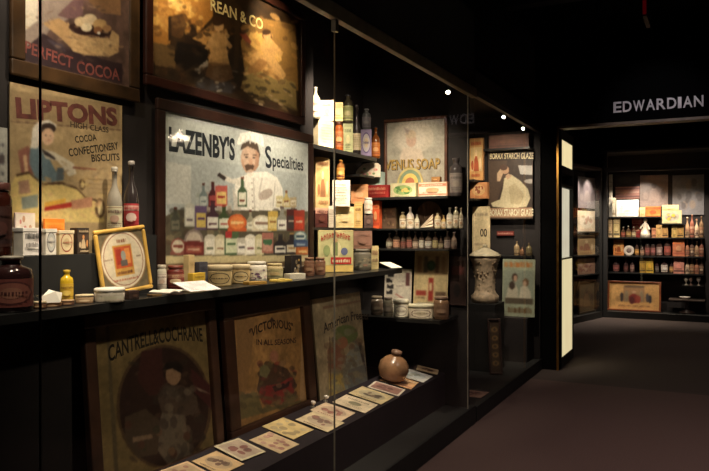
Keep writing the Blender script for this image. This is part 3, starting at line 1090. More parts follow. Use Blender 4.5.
pb(394, 412, 330, 38, (226, 220, 204), (244, 240, 230), 'arch', (150, 100, 100))
pb(430, 412, 330, 30, (206, 200, 150), (226, 220, 186), 'arch', (120, 130, 80))
pb(462, 405, 325, 38, (180, 110, 96), (206, 150, 130), 'box', (70, 120, 80))
P.poly([(444, 368), (444, 350), (480, 350), (480, 368)], (66, 116, 76))
pb(512, 410, 330, 44, (44, 40, 44), (226, 222, 208), lab2=(60, 56, 60))
pb(556, 408, 325, 40, (50, 44, 50), (218, 208, 180), lab2=(180, 140, 80))
pb(590, 360, 318, 42, (116, 150, 156), (206, 216, 206), 'disc', (60, 90, 110))
pb(592, 382, 352, 46, (56, 80, 120), (72, 96, 140), 'box', (150, 170, 190))
pb(600, 410, 380, 46, (190, 96, 40), (210, 120, 56), 'box', (230, 190, 120))
P.poly([(60, 416), (628, 412), (628, 436), (62, 446)], (206, 190, 140))
P.poly([(62, 446), (628, 436), (628, 470), (62, 480)], (120, 96, 70))
P.done()

# tan biscuit poster
P = wall_poster('poster', 'tan paper poster of a bonneted woman in blue-grey over a yellow scroll', 9, 121, ZR + .001, 1.925, -2.192, ground=(176, 152, 112), thick=.006, res=240, soft=1.2, grain=.06)
P.z(0, 100, 3.925)
P.poly([(42, -40), (470, 20), (470, 112), (42, 78)], (150, 124, 84))  # shade over the paper's top, painted in as darker tan
P.text('LIPTONS', (64, 66), (462, 98), (64, -8), (104, 54, 42), weight=.05)
P.poly([(42, 82), (475, 116), (475, 120), (42, 86)], (90, 60, 44))
P.text('HIGH CLASS', (276, 106), (426, 128), (276, 84), (70, 52, 40))
P.text('COCOA', (296, 168), (380, 158), (292, 142), (52, 40, 34))
P.text('CONFECTIONERY', (272, 222), (466, 192), (266, 192), (52, 40, 34))
P.text('BISCUITS', (360, 242), (470, 236), (358, 214), (52, 40, 34))
P.poly([(70, 200), (110, 180), (135, 220), (130, 300), (85, 300)], (150, 92, 76))
P.poly([(90, 215), (104, 215), (112, 290), (98, 290)], (216, 176, 130))
P.poly([(118, 190), (155, 180), (185, 215), (225, 290), (250, 285), (250, 315), (180, 325), (140, 310), (115, 250)], (104, 128, 138))
P.poly([(158, 190), (215, 205), (290, 250), (300, 290), (270, 300), (250, 270), (228, 240), (180, 230)], (218, 206, 178))
P.poly([(225, 265), (250, 268), (252, 310), (220, 318)], (84, 96, 104))
P.poly([(128, 110), (150, 85), (190, 78), (222, 98), (218, 118), (160, 120), (150, 190), (120, 190)], (222, 214, 196))
P.blob(188, 112, 32, 22, (52, 36, 30), 14)
P.blob(188, 144, 25, 34, (222, 178, 140), 16)
P.poly([(160, 190), (190, 205), (220, 230), (215, 236), (175, 215)], (60, 50, 50))
P.blob(198, 140, 3, 2.5, (40, 30, 30), 8)
P.blob(180, 139, 3, 2.5, (40, 30, 30), 8)
P.blob(192, 158, 6, 2.5, (170, 70, 60), 8)
P.poly([(40, 480), (44, 330), (62, 294), (110, 284), (150, 310), (165, 328), (240, 325), (300, 345), (330, 372), (375, 398), (405, 440), (410, 480)], (218, 190, 110))
for a, b in (((62, 292), (112, 280)), ((112, 280), (165, 325)), ((165, 325), (242, 322)), ((242, 322), (300, 342)), ((300, 342), (335, 378)), ((335, 378), (385, 392))):
    P.poly([a, b, (b[0] + 2, b[1] + 9), (a[0] + 2, a[1] + 9)], (84, 56, 34))
P.blob(322, 332, 13, 22, (104, 76, 44), 12)
P.blob(324, 332, 7, 13, (206, 178, 110), 12)
P.blob(392, 425, 20, 40, (96, 70, 44), 14)
P.blob(394, 425, 11, 28, (206, 184, 130), 14)
P.dabs(60, 50, 300, 400, 470, [(206, 176, 100), (226, 200, 124), (186, 150, 88), (206, 160, 110)], 14, 5, 26)
P.dabs(40, 250, 240, 466, 340, [(166, 142, 104), (184, 158, 116), (150, 122, 90)], 14, 4, 27)
P.poly([(72, 320), (112, 312), (120, 365), (75, 370)], (176, 132, 104))
P.poly([(84, 382), (150, 370), (150, 420), (86, 430)], (130, 140, 128))
P.poly([(176, 402), (258, 386), (258, 402), (176, 420)], (224, 166, 50))
P.poly([(176, 420), (282, 400), (282, 420), (176, 436)], (176, 44, 32))
P.poly([(280, 395), (362, 380), (362, 420), (282, 430)], (190, 130, 96))
for k in range(4):
    P.poly([(345 + k * 4, 308 + k * 18), (440, 312 + k * 18), (440, 317 + k * 18), (345 + k * 4, 313 + k * 18)], (150, 122, 84))
P.poly([(285, 262), (378, 270), (378, 276), (285, 268)], (150, 86, 64))
P.done()

P = wall_poster('poster', 'narrow pale bluish printed notice stuck beside the tan biscuit poster', -30, 6.2, 1.50, 1.76, -2.185, ground=(186, 186, 178), thick=.006, cat='notice')
for k in range(6):
    P.lines(.015, P.w - .012, .03 + k * .033, .012, (96, 96, 100), k)
P.poly([(-20, 165), (5, 163), (5, 155), (-20, 157)], (90, 80, 80))
P.done()

# ------------------------------------------------------------------ lower posters leaning on the platform
FRW = M((74, 50, 34), .45, 0, .25, 8)


def leaning(name, label, xb, y0, y1, hgt, lean, **k):
    return Poster(name, label, (xb - .02, y0, .342), math.pi / 2, y1 - y0, hgt, lean=-lean, **k)


P = leaning('poster', 'framed olive poster with a woman inside a big dark oval, below the main shelf', -2.075, 1.90, 2.69, .742, .085, frame=FRW, fw=.055, fd=.03, ground=(134, 112, 72), res=220, soft=.9, grain=.1)
P.z(80, 290, 2.442)
P.poly([(62, 80), (70, 80), (96, 471), (86, 471)], (106, 88, 58))
P.blob(205, 285, 116, 152, (98, 72, 46), 36)
P.blob(205, 285, 109, 145, (58, 36, 28), 36)
P.dabs(70, 112, 160, 300, 420, [(70, 44, 34), (50, 32, 26), (90, 66, 48), (60, 50, 38), (84, 48, 40)], 11, 9, 21)
P.text('CANTRELL&COCHRANE', (70, 176), (300, 126), (66, 138), (40, 28, 22), bulge=.55)
P.poly([(150, 150), (200, 140), (205, 250), (170, 260), (140, 220)], (78, 40, 34))
P.poly([(270, 190), (320, 230), (325, 290), (280, 250)], (84, 40, 38))
P.blob(228, 207, 19, 26, (170, 128, 92), 16)
P.poly([(200, 196), (210, 178), (236, 174), (252, 186), (248, 204), (226, 192)], (34, 26, 22))
P.poly([(205, 235), (250, 232), (285, 260), (290, 300), (250, 310), (200, 300), (190, 265)], (92, 72, 58))
P.poly([(200, 300), (255, 305), (270, 400), (215, 430), (180, 380)], (116, 102, 84))
P.poly([(110, 310), (160, 290), (195, 320), (190, 400), (140, 410), (110, 360)], (84, 66, 48))
P.poly([(128, 360), (175, 352), (178, 362), (130, 372)], (150, 120, 90))
P.poly([(282, 236), (340, 246), (330, 250), (290, 246)], (150, 130, 110))
P.dabs(45, 195, 240, 280, 420, [(110, 94, 76), (84, 70, 58), (130, 112, 90), (70, 56, 48)], 9, 12, 22)
for i in range(10):
    P.blob(118 + (i * 37) % 190, 330 + (i * 53) % 90, 9, 11, ((96, 60, 44), (72, 66, 46), (124, 92, 66))[i % 3], 9)
P.done()

P = leaning('poster', 'framed tan poster with arched dark lettering over a red-dressed figure', -2.075, 2.745, 3.57, .712, .085, frame=M((58, 36, 26), .45, 0, .25, 8), fw=.085, fd=.03, ground=(158, 118, 72), res=220, soft=.9, grain=.12)
P.z(210, 290, 3.622)
P.poly([(95, 110), (160, 105), (150, 250), (110, 471), (100, 471)], (150, 106, 60))
P.text('"VICTORIOUS"', (142, 178), (302, 152), (138, 146), (48, 28, 24), bulge=.8)
P.text('IN ALL SEASONS', (168, 198), (312, 190), (166, 178), (70, 40, 34), bulge=-.25)
P.poly([(216, 110), (224, 98), (232, 108), (224, 116)], (60, 34, 28))
P.poly([(180, 310), (230, 265), (280, 285), (310, 330), (300, 400), (240, 420), (190, 410), (170, 360)], (84, 56, 40))
P.blob(232, 240, 16, 22, (176, 110, 80), 12)
P.poly([(185, 350), (250, 340), (300, 310), (305, 370), (260, 410), (195, 415), (175, 380)], (146, 36, 36))
P.poly([(225, 350), (290, 330), (285, 350), (235, 370)], (56, 30, 34))
P.dabs(60, 180, 260, 310, 415, [(120, 60, 48), (84, 56, 40), (150, 110, 76), (60, 40, 36), (160, 50, 46), (110, 96, 60)], 10, 9, 23)
P.poly([(180, 280), (200, 268), (220, 290), (205, 320), (180, 310)], (120, 110, 70))
P.poly([(105, 380), (170, 370), (190, 430), (330, 400), (335, 471), (105, 471)], (110, 96, 56))
P.dabs(40, 105, 375, 330, 440, [(96, 84, 50), (130, 112, 66), (84, 70, 44)], 16, 8, 24)
P.poly([(335, 150), (345, 150), (345, 400), (325, 400)], (192, 150, 100))
P.done()

P = leaning('placard', 'unframed pale poster with arched script over a standing figure and grey shapes', -2.062, 3.61, 4.25, .655, .10, ground=(170, 152, 122), thick=.012, res=220, soft=.9, grain=.12)
P.z(210, 290, 3.622)
P.text('American Freezer', (412, 158), (578, 108), (412, 124), (52, 38, 34), bulge=.55)
P.poly([(408, 60), (575, 30), (577, 38), (410, 70)], (150, 110, 84))
P.poly([(425, 220), (450, 170), (480, 190), (490, 240), (470, 300), (430, 320)], (146, 92, 70))
P.blob(492, 160, 44, 34, (112, 128, 70), 14)
P.blob(480, 190, 20, 22, (176, 112, 80), 12)
P.poly([(490, 240), (530, 190), (560, 230), (585, 330), (500, 380), (480, 330)], (140, 146, 136))
P.poly([(535, 190), (548, 188), (585, 300), (590, 335), (570, 330)], (60, 52, 50))
P.poly([(430, 300), (480, 300), (490, 370), (432, 385)], (190, 160, 80))
P.poly([(500, 290), (560, 270), (590, 330), (500, 370)], (110, 112, 108))
P.blob(450, 345, 20, 24, (206, 180, 96), 12)
P.dabs(90, 425, 140, 590, 380, [(140, 130, 104), (110, 100, 80), (160, 150, 126), (128, 96, 72), (150, 136, 96), (96, 96, 88)], 11, 10, 25)
P.poly([(432, 170), (436, 170), (440, 390), (436, 390)], (110, 84, 60))
P.done()

# ------------------------------------------------------------------ partition picture
P = Poster('picture', 'framed pale picture of a ghostly cherub with gold lettering on the partition', (at_y(385, HOR, 4.95).x, 4.95, Z1 + .002), 0, at_y(448, HOR, 4.95).x - at_y(385, HOR, 4.95).x, .61, cat='picture',
           frame=M((96, 62, 40), .4, 0, .2), fw=.022, fd=.025, ground=(178, 172, 156), res=160, soft=1.5, grain=.06)
P.z(350, 90, 4.283)
P.blob(270, 200, 90, 70, (198, 186, 164))
P.blob(262, 205, 60, 62, (222, 210, 190), alpha=.5)
P.blob(262, 215, 22, 30, (206, 168, 142), 16)
P.blob(260, 190, 24, 20, (210, 184, 150), 14)
P.poly([(225, 250), (262, 245), (305, 255), (320, 300), (300, 330), (225, 330), (212, 290)], (210, 190, 166))
P.poly([(230, 160), (255, 172), (245, 195)], (170, 150, 140))
P.text('VENUS SOAP', (153, 345), (388, 338), (153, 302), (74, 56, 26))
P.text('VENUS SOAP', (150, 342), (385, 335), (150, 300), (176, 140, 60))
P.done()

# ------------------------------------------------------------------ placing things by where the photo shows them


def spot_x(pc, X, z):
    p = at_x(pc, HOR, X)
    return Vector((p.x, p.y, z)), depth(p) / F_PX


def spot_y(pc, Y, z):
    p = at_y(pc, HOR, Y)
    return Vector((p.x, p.y, z)), depth(p) / F_PX


def dims(x0, x1, yt, plane, val, z):
    """position, width and height of something seen between columns x0..x1, its top at row yt, standing at height z"""
    p, k = (spot_x if plane == 'x' else spot_y)((x0 + x1) / 2, val, z)
    return p, (x1 - x0) * k, EYE + (HOR - yt) * k - z


def BX(name, label, cat, x0, x1, yt, plane, val, z, side, style, pal, seed, dep=.06, turn=None, wk=1.0, top=9.0, **k):
    p, w, h = dims(x0, x1, yt, plane, val, z)
    h = min(h, top - z)
    rz = face_cam(p) if turn is None else turn
    carton(name, label, cat, p + Vector((0, 0, .0006)), rz, w * wk, dep, max(h, .008), side, style, pal, seed, **k)
    return z + max(h, .008) + .0006


def BT(name, label, cat, x0, x1, yt, plane, val, z, body, cap, style, pal, seed, top=9.0, wk=1.0, **k):
    p, w, h = dims(x0, x1, yt, plane, val, z)
    h = min(h, top - z)
    bottle(name, label, cat, p + Vector((0, 0, .0006)), face_cam(p), w * wk / 2, h, body, cap, style, pal, seed, **k)
    return z + h + .0006


def TN(name, label, cat, x0, x1, yt, plane, val, z, body, lid, style, pal, seed, **k):
    p, w, h = dims(x0, x1, yt, plane, val, z)
    tin(name, label, cat, p + Vector((0, 0, .0006)), face_cam(p), w / 2, h, body, lid, style, pal, seed, **k)
    return z + h + .0006


# --- main shelf, near end
BT('bottle', 'large dark brown glass bottle with a dull maroon label on the main shelf', 'bottle', -9, 32, 256, 'x', -2.005, ZS, (44, 26, 22), (150, 144, 134), 'oval', [(112, 62, 56), (140, 84, 74), (80, 36, 36), (150, 100, 84)], 3, shape='squat', seg=32)
BT('jar', 'dark brown stoneware jar with a pinkish shine coloured into its lid, standing on the jar riser', 'jar', -14, 11, 183, 'x', -2.125, ZR, (52, 24, 20), (96, 60, 56), 'bands', [(52, 24, 20), (60, 28, 24), (44, 20, 18), (70, 34, 30)], 5, shape='jar', seg=28)  # lid colour carries the pinkish shine
BX('jar', 'white square jar with black scrawled lettering, first of the row on the riser', 'jar', 17, 38, 228, 'x', -2.135, ZR, (226, 222, 212), 'letters', [(228, 224, 214), (56, 54, 54), (70, 66, 66), (90, 88, 86)], 7, .05, turn=1.5708, lid=(240, 236, 226))
BX('jar', 'white square jar with a small grey oval mark, between lettered and cream jars', 'jar', 40, 52.5, 229, 'x', -2.135, ZR, (226, 220, 208), 'oval', [(230, 224, 212), (200, 196, 190), (120, 116, 114), (220, 214, 204)], 8, .05, turn=1.5708, lid=(240, 234, 222))
BX('tin', 'cream square tin with a red and brown wreath on its face', 'tin', 53.5, 71, 230.5, 'x', -2.135, ZR, (206, 184, 142), 'oval', [(214, 194, 150), (222, 204, 164), (150, 70, 52), (206, 180, 136)], 9, .045, turn=1.5708, lid=(226, 212, 176))
BX('tin', 'small dark tin with a pale figure, last along the jar riser', 'tin', 73, 86, 228, 'x', -2.135, ZR, (46, 34, 28), 'figure', [(60, 46, 36), (78, 62, 46), (196, 176, 140), (216, 150, 90)], 10, .05, turn=1.4)
t_ = BX('carton', 'orange carton standing behind the white jars in front of the tan poster', 'carton', 42, 66, 219, 'x', -2.173, ZR, (226, 128, 40), 'bands', [(228, 134, 44), (236, 150, 60), (216, 112, 36), (240, 170, 90)], 11, .009, turn=1.5708)
BX('carton', 'pink and white floral carton behind the lettered white jar', 'carton', 13, 36, 213, 'x', -2.173, ZR, (220, 200, 190), 'floral', [(230, 216, 204), (206, 140, 130), (236, 226, 216), (190, 150, 120)], 12, .009, turn=1.5708)
BT('bottle', 'clear glass bottle with a cream label, stoppered, beside the red-labelled bottle', 'bottle', 107, 122, 167, 'x', -2.142, 1.388, (150, 146, 130), (170, 164, 150), 'label', [(206, 196, 170), (150, 120, 100), (110, 80, 70), (180, 150, 130)], 13, shape='tall')
BT('bottle', 'dark glass bottle with a red label and silver neck, near the tan poster', 'bottle', 124, 138.5, 161, 'x', -2.142, 1.388, (46, 40, 40), (150, 146, 140), 'bands', [(176, 56, 62), (206, 160, 150), (150, 36, 44), (216, 190, 180)], 14, shape='tall')

TN('oval_tin', 'low oval tin with cream lid beside the big brown bottle', 'tin', 32, 46, 301.5, 'x', -2.0, ZS, (96, 66, 46), (224, 206, 170), 'bands', [(120, 84, 58), (150, 110, 76), (90, 60, 44), (190, 160, 120)], 15, sq=.7)
z_ = TN('oval_tin', 'low brown oval tin carrying the crumpled white paper twist', 'tin', 44, 61, 302.5, 'x', -2.005, ZS, (124, 86, 56), (190, 150, 104), 'bands', [(130, 92, 60), (170, 126, 84), (96, 64, 44), (200, 170, 130)], 16, sq=.7)
p, k = spot_x(51.5, -2.005, z_)
t = thing('paper_twist', 'crumpled white paper twist lying on a low brown oval tin', 'paper', p + Vector((0, 0, .001)), face_cam(p))
MB().add([(-.028, -.02, 0), (.028, -.02, 0), (.03, .02, 0), (-.02, .02, 0), (-.03, -.015, .022), (.012, -.012, .038), (.034, .008, .03), (-.008, .018, .042)],
         [(0, 3, 2, 1), (0, 1, 5, 4), (1, 2, 6, 5), (2, 3, 7, 6), (3, 0, 4, 7), (4, 5, 6, 7)], PAPER).add([(-.03, -.015, .022), (-.05, -.01, .028), (-.045, .01, .016), (-.022, .018, .01)], [(0, 1, 2, 3)], PAPER).build('crumpled_sheet', t)
BT('bottle', 'small yellow metal flask bottle with a rounded cap on the main shelf', 'flask', 60.5, 73, 270, 'x', -2.05, ZS, (206, 166, 44), (196, 160, 60), 'label', [(212, 176, 60), (190, 146, 40), (120, 84, 30), (226, 196, 96)], 17, shape='squat')
TN('oval_tin', 'low oval tin with dark side in front of the yellow flask', 'tin', 61, 74, 300, 'x', -2.0, ZS, (110, 80, 56), (176, 146, 110), 'bands', [(90, 62, 46), (130, 96, 66), (80, 54, 40), (170, 130, 96)], 18, sq=.7)
TN('oval_tin', 'low pale oval tin between the yellow flask and the round white box', 'tin', 76, 93, 294.5, 'x', -2.0, ZS, (170, 140, 106), (206, 184, 150), 'bands', [(180, 150, 114), (196, 166, 130), (120, 90, 66), (214, 190, 156)], 19, sq=.7)
TN('round_box', 'round white pill-shaped box with plain lid, in front of the oval-picture frame', 'box', 95, 124, 288, 'x', -1.968, ZS, (214, 206, 190), (230, 224, 210), 'bands', [(206, 198, 180), (214, 206, 190), (190, 180, 160), (200, 190, 170)], 20)
BX('box', 'small dark brown box beside the round white box', 'box', 125, 137, 290.5, 'x', -1.962, ZS, (58, 40, 34), 'bands', [(60, 42, 36), (72, 50, 40), (50, 34, 30), (84, 60, 48)], 21, .04, turn=1.4)
zb = BX('box', 'tiny dark gold box under the open booklet', 'box', 149, 160, 296.5, 'x', -1.97, ZS, (96, 74, 40), 'bands', [(110, 84, 46), (150, 116, 60), (84, 60, 34), (140, 108, 60)], 22, .04, turn=1.3)
p, k = spot_x(162.5, -1.985, zb)
t = thing('booklet', 'open white booklet lying across the tiny gold box', 'booklet', p + Vector((.015, .02, .0015)), math.pi / 2)
bk = MB()
for sx in (-1, 1):
    n = 6
    for i in range(n):
        x0, x1 = sx * .056 * i / n, sx * .056 * (i + 1) / n
        h0, h1 = .006 * math.sin(math.pi * i / n) + .001, .006 * math.sin(math.pi * (i + 1) / n) + .001
        bk.add([(x0, -.055, h0), (x1, -.055, h1), (x1, .055, h1), (x0, .055, h0), (x0, -.055, h0 + .003), (x1, -.055, h1 + .003), (x1, .055, h1 + .003), (x0, .055, h0 + .003)],
               [(0, 3, 2, 1), (4, 5, 6, 7), (0, 1, 5, 4), (3, 7, 6, 2), (0, 4, 7, 3), (1, 2, 6, 5)], PAPER)
bk.build('open_pages', t)
# square advert with a circle
p = at_x(128, HOR, -2.045)
P = Poster('picture', 'square gold-bordered advert with a pale circle round an orange panel, leaning', (p.x - .02, p.y - .114, ZS + .003), math.radians(80), .232, .258, lean=-.08, roll=-.11, cat='picture', frame=M((206, 160, 76), .4, 0, .12), fw=.016, fd=.012, ground=(108, 96, 72), res=150, soft=.7)
P.local(ell(.116, .134, .103, .118, 40), (150, 110, 70))
P.local(ell(.116, .134, .098, .113, 40), (222, 208, 178))
P.local(ell(.116, .134, .090, .104, 40), (150, 90, 70))
P.local(ell(.116, .134, .087, .101, 40), (214, 198, 166))
P.local(rect(.072, .07, .158, .19), (206, 150, 60))
P.local(rect(.078, .1, .152, .184), (206, 82, 34))
P.local(rect(.084, .115, .108, .175), (176, 50, 30))
P.local(rect(.124, .115, .146, .175), (232, 140, 60))
P.local(ell(.116, .148, .011, .02), (150, 150, 140))
P.local(rect(.1, .108, .132, .13), (100, 90, 84))
P.lines(.08, .15, .076, .013, (110, 60, 36), 4)
P.lines(.095, .138, .2, .014, (140, 80, 50), 5)
P.lines(.03, .066, .135, .008, (150, 120, 96), 6)
P.lines(.166, .2, .135, .008, (150, 120, 96), 7)
P.lines(.06, .17, .05, .01, (180, 96, 66), 8)
P.done()

# --- main shelf, middle
BT('jar', 'small white glass jar half hidden at the chef poster frame corner', 'jar', 157, 166.5, 265, 'x', -2.10, ZS, (206, 198, 180), (190, 182, 164), 'label', [(214, 206, 190), (150, 130, 110), (120, 100, 90), (190, 170, 150)], 23, shape='jar')
BT('jar', 'maroon glass jar with cream label below the chef poster', 'jar', 167, 184, 265.5, 'x', -2.10, ZS, (104, 40, 34), (120, 60, 48), 'bands', [(134, 60, 48), (196, 166, 130), (96, 36, 32), (206, 180, 146)], 24, shape='jar')
BX('canister', 'tall cream canister behind the yellow box on the main shelf', 'canister', 184.5, 193.5, 255, 'x', -2.125, ZS, (206, 180, 130), 'bands', [(212, 188, 140), (216, 192, 144), (196, 166, 116), (220, 200, 156)], 25, .03, turn=1.5708)
BX('tin', 'dark blue-grey tin between the cream canister and round tins', 'tin', 194, 207, 262, 'x', -2.118, ZS, (72, 72, 84), 'bands', [(80, 80, 92), (92, 90, 100), (64, 62, 74), (110, 106, 112)], 26, .036, turn=1.5708)
BX('carton', 'small yellow carton behind the white printed card', 'carton', 187, 206, 273, 'x', -2.078, ZS, (212, 176, 60), 'label', [(220, 184, 66), (196, 150, 50), (140, 100, 40), (230, 204, 110)], 27, .03, turn=1.5708)


SLOPE = .2126         # the platform falls towards the glass
PHI = math.atan(SLOPE)


def on_slope(px, py):
    d = ray(px, py)
    return CAMP + d * ((.345 - 1.78 * SLOPE - EYE) / (d.z + SLOPE * d.x))


def card(name, label, L, T, R, z0, style, pal, seed, zoom=(0, 0, 1), slope=True, lift=.0006, cat='card', group=None, thick=.002, dx=0.0):
    """a flat card whose corners are seen at L (near), T (far) and R (other near)"""
    f = (lambda x, y: on_slope(x, y)) if slope else (lambda x, y: at_z(x, y, z0))
    q = [f(zoom[0] + x / zoom[2], zoom[1] + y / zoom[2]) for x, y in (L, T, R)]
    phi = PHI if slope else 0.0
    ex = Vector((math.cos(phi), 0, -math.sin(phi)))
    flat = lambda v: Vector((v.dot(ex), v.y))
    u, v = flat(q[2] - q[1]), flat(q[1] - q[0])
    ang = (math.atan2(u.y, u.x) + math.atan2(v.y, v.x) - math.pi / 2) / 2
    w, h = max(.06, min(.24, u.length)), max(.06, min(.22, v.length))
    c = (q[0] + q[2]) / 2
    e = (abs(w / 2 * math.cos(ang)) + abs(h / 2 * math.sin(ang))) * math.cos(phi)
    hi, lo = (-1.79, -2.052) if slope else (-1.60, -2.4)
    x = max(min(c.x + dx, hi - e), min(lo + e, hi - e))
    ey = abs(w / 2 * math.sin(ang)) + abs(h / 2 * math.cos(ang))
    c = Vector((x, min(c.y, 4.952 - ey) if slope else c.y, .345 + (-1.78 - x) * SLOPE if slope else z0)) + Vector((math.sin(phi), 0, math.cos(phi))) * lift
    t = thing(name, label, cat, c, 0, group)
    t.matrix_world = Matrix.Translation(c) @ Matrix.Rotation(phi, 4, 'Y') @ Matrix.Rotation(ang, 4, 'Z')
    b = MB().box(-w / 2, w / 2, -h / 2, h / 2, 0, thick, M(pal[0], .7))
    emit_art(b, art(style, pal, seed)[1:], lambda a_, b_, i: ((a_ - .5) * w * .97, (b_ - .5) * h * .97, thick + .0002 + .00005 * i))
    b.build('printed_sheet', t)
    return t


t = thing('card', 'white printed information card tilted up at the main shelf edge', 'card', (-1.988, at_x(195, HOR, -2.0).y, ZS + .019), math.radians(80), None, .28)
MB().box(-.085, .085, -.06, .06, 0, .003, M((226, 222, 220), .8)).build('sheet', t)
tx = MB()
for k in range(7):
    R_ = random.Random(50 + k)
    emit_art(tx, fakeline(R_, .1, R_.uniform(.7, .92), 0, 1, (130, 126, 130)), lambda a_, b_, i: (-.085 + .17 * a_, .045 - k * .015 + b_ * .005, .0036))
tx.build('small_print', t)


z1_ = TN('tin', 'round cream tin with dark oval label, first of the pair below the chef', 'tin', 207.5, 232, 265, 'x', -2.075, ZS, (196, 172, 128), (222, 206, 168), 'oval', [(196, 172, 128), (186, 160, 116), (70, 58, 46), (190, 166, 122)], 30)
TN('tin', 'round cream tin with black ring label, second of the pair below the chef', 'tin', 231.5, 250, 264.5, 'x', -2.085, ZS, (190, 166, 122), (220, 204, 166), 'oval', [(196, 172, 128), (200, 178, 136), (40, 34, 30), (190, 166, 122)], 31)
BT('jar', 'white lidded pot with purple flowers standing behind the gold box', 'pot', 246.5, 267, 261.5, 'x', -2.065, ZS, (230, 224, 210), (236, 230, 216), 'floral', [(232, 226, 212), (110, 80, 110), (90, 70, 70), (214, 200, 190)], 32, shape='jar')
BX('box', 'low gold box in front of the floral white pot', 'box', 244, 266, 281.5, 'x', -1.985, ZS, (170, 134, 60), 'bands', [(180, 140, 64), (196, 156, 76), (150, 112, 50), (190, 150, 80)], 33, .05, turn=1.25)
BT('jar', 'pale glass jar with a greenish label beside the floral white pot', 'jar', 266.5, 283, 263.5, 'x', -2.09, ZS, (196, 178, 136), (214, 196, 150), 'bands', [(200, 186, 146), (176, 166, 120), (150, 150, 110), (190, 170, 120)], 34, shape='jar')
p, k = spot_x(281, -1.972, ZS)
t = thing('packet', 'flat yellow paper packet on the main shelf beside the white box', 'packet', p + Vector((0, 0, .0006)), 1.35)
MB().box(-.055, .055, -.03, .03, 0, .012, M((216, 188, 92), .6)).build('wrapper', t, .003)
q = MB()
emit_art(q, art('bands', [(222, 196, 96), (230, 206, 120), (200, 170, 80), (236, 220, 150)], 35), lambda u, v, i: (-.052 + .104 * u, -.028 + .056 * v, .0124 + .0002 * i))
q.build('printed_label', t)

BX('box', 'white cardboard box in front of the black floral tin', 'box', 285, 304.5, 273.5, 'x', -2.02, ZS, (226, 220, 204), 'notice', [(228, 222, 206), (190, 182, 166)], 36, .055, turn=1.2)
BX('tin', 'black tin with white flowers behind the white cardboard box', 'tin', 283.5, 303, 255.5, 'x', -2.105, ZS, (44, 38, 36), 'floral', [(50, 42, 40), (210, 200, 180), (150, 130, 110), (196, 160, 90)], 37, .045, turn=1.5708)
for i, (a, b, l) in enumerate(((304, 314.5, 'brown-tinted glass jar beside the black floral tin'), (315, 325.5, 'brown-tinted glass jar against the big lettered tin'))):
    BT('jar', l, 'jar', a, b, 257.5, 'x', -2.07, ZS, (134, 98, 76), (150, 116, 90), 'bands', [(150, 110, 86), (160, 122, 96), (130, 90, 70), (170, 130, 100)], 38 + i, shape='jar')
# big lettered tin
pp, ww, hh = dims(317, 352.5, 228.5, 'x', -2.13, ZS)
hh = min(hh, ZB - .018 - ZS)
t = thing('tin', 'big cream tin with arched red lettering and a red band', 'tin', pp + Vector((0, 0, .001)), face_cam(pp) + .12)
MB().box(-ww / 2, ww / 2, -.05, .05, 0, hh, M((190, 174, 120), .5)).build('body', t, .003)
fm = MB()


def tp(u, v, i):
    return ((u - .5) * ww * .97, -.0505 - .0003 * i, hh * v)


lay = [(rect(0, .18, 1, .97), (206, 196, 146)), (rect(0, .02, 1, .17), (214, 186, 110)), (ell(.5, .55, .16, .2), (226, 216, 170)), (rect(.42, .4, .56, .72), (140, 150, 96)), (ell(.49, .76, .07, .05), (206, 160, 120)),
       (ell(.75, .5, .1, .09), (110, 116, 150)), (ell(.24, .52, .1, .13), (150, 160, 110)), (rect(.36, .2, .95, .36), (196, 46, 40))]
emit_art(fm, lay, tp)
for i in range(11):                       # worn arched red capitals, too faint to read
    x = .08 + .078 * i
    y = .74 + .32 * (x - .08) * (.92 - x) / .7
    for dx, dy, w_, h_ in ((0, 0, .018, .13), (.018, .05 + .03 * (i % 3), .022, .025), (.04, .02 * (i % 2), .014, .11)):
        fm.poly([tp(u, v, 10) for u, v in rect(x + dx, y + dy, x + dx + w_, y + dy + h_)], M((166, 44, 36)))
R_ = random.Random(9)
emit_art(fm, fakeline(R_, .4, .92, .24, .08, (236, 220, 180)), lambda u, v, i: tp(u, v, 12))
fm.build('printed_label', t)

zj = BT('jar', 'wide clear glass jar beside the big lettered tin, carrying the pinkish tin', 'jar', 352.5, 371.5, 249, 'x', -2.09, ZS, (120, 116, 100), (140, 132, 118), 'floral', [(130, 124, 106), (160, 150, 126), (104, 100, 88), (150, 120, 100)], 41, shape='jar')
BX('tin', 'pinkish-brown square tin stacked on the wide glass jar', 'tin', 353.5, 372, 231, 'x', -2.09, zj, (150, 112, 96), 'bands', [(160, 120, 104), (172, 132, 114), (140, 100, 86), (170, 126, 110)], 42, .09)
BX('carton', 'narrow cream carton at the far end of the main shelf', 'carton', 371.5, 378.5, 246, 'x', -2.05, ZS, (206, 184, 132), 'letters', [(212, 190, 140), (130, 80, 60), (120, 90, 70), (180, 150, 110)], 43, .04)
t = thing('card', 'small white card overhanging the end of the main shelf', 'card', (-2.0, 4.42, ZS + .02), math.radians(68), None, .0)
t.matrix_world = Matrix.Translation((-1.985, 4.43, ZS + .02)) @ Matrix.Rotation(math.radians(72), 4, 'Z') @ Matrix.Rotation(.3, 4, 'X')
MB().box(-.055, .055, -.06, .06, 0.005, .008, PAPER).build('sheet', t)


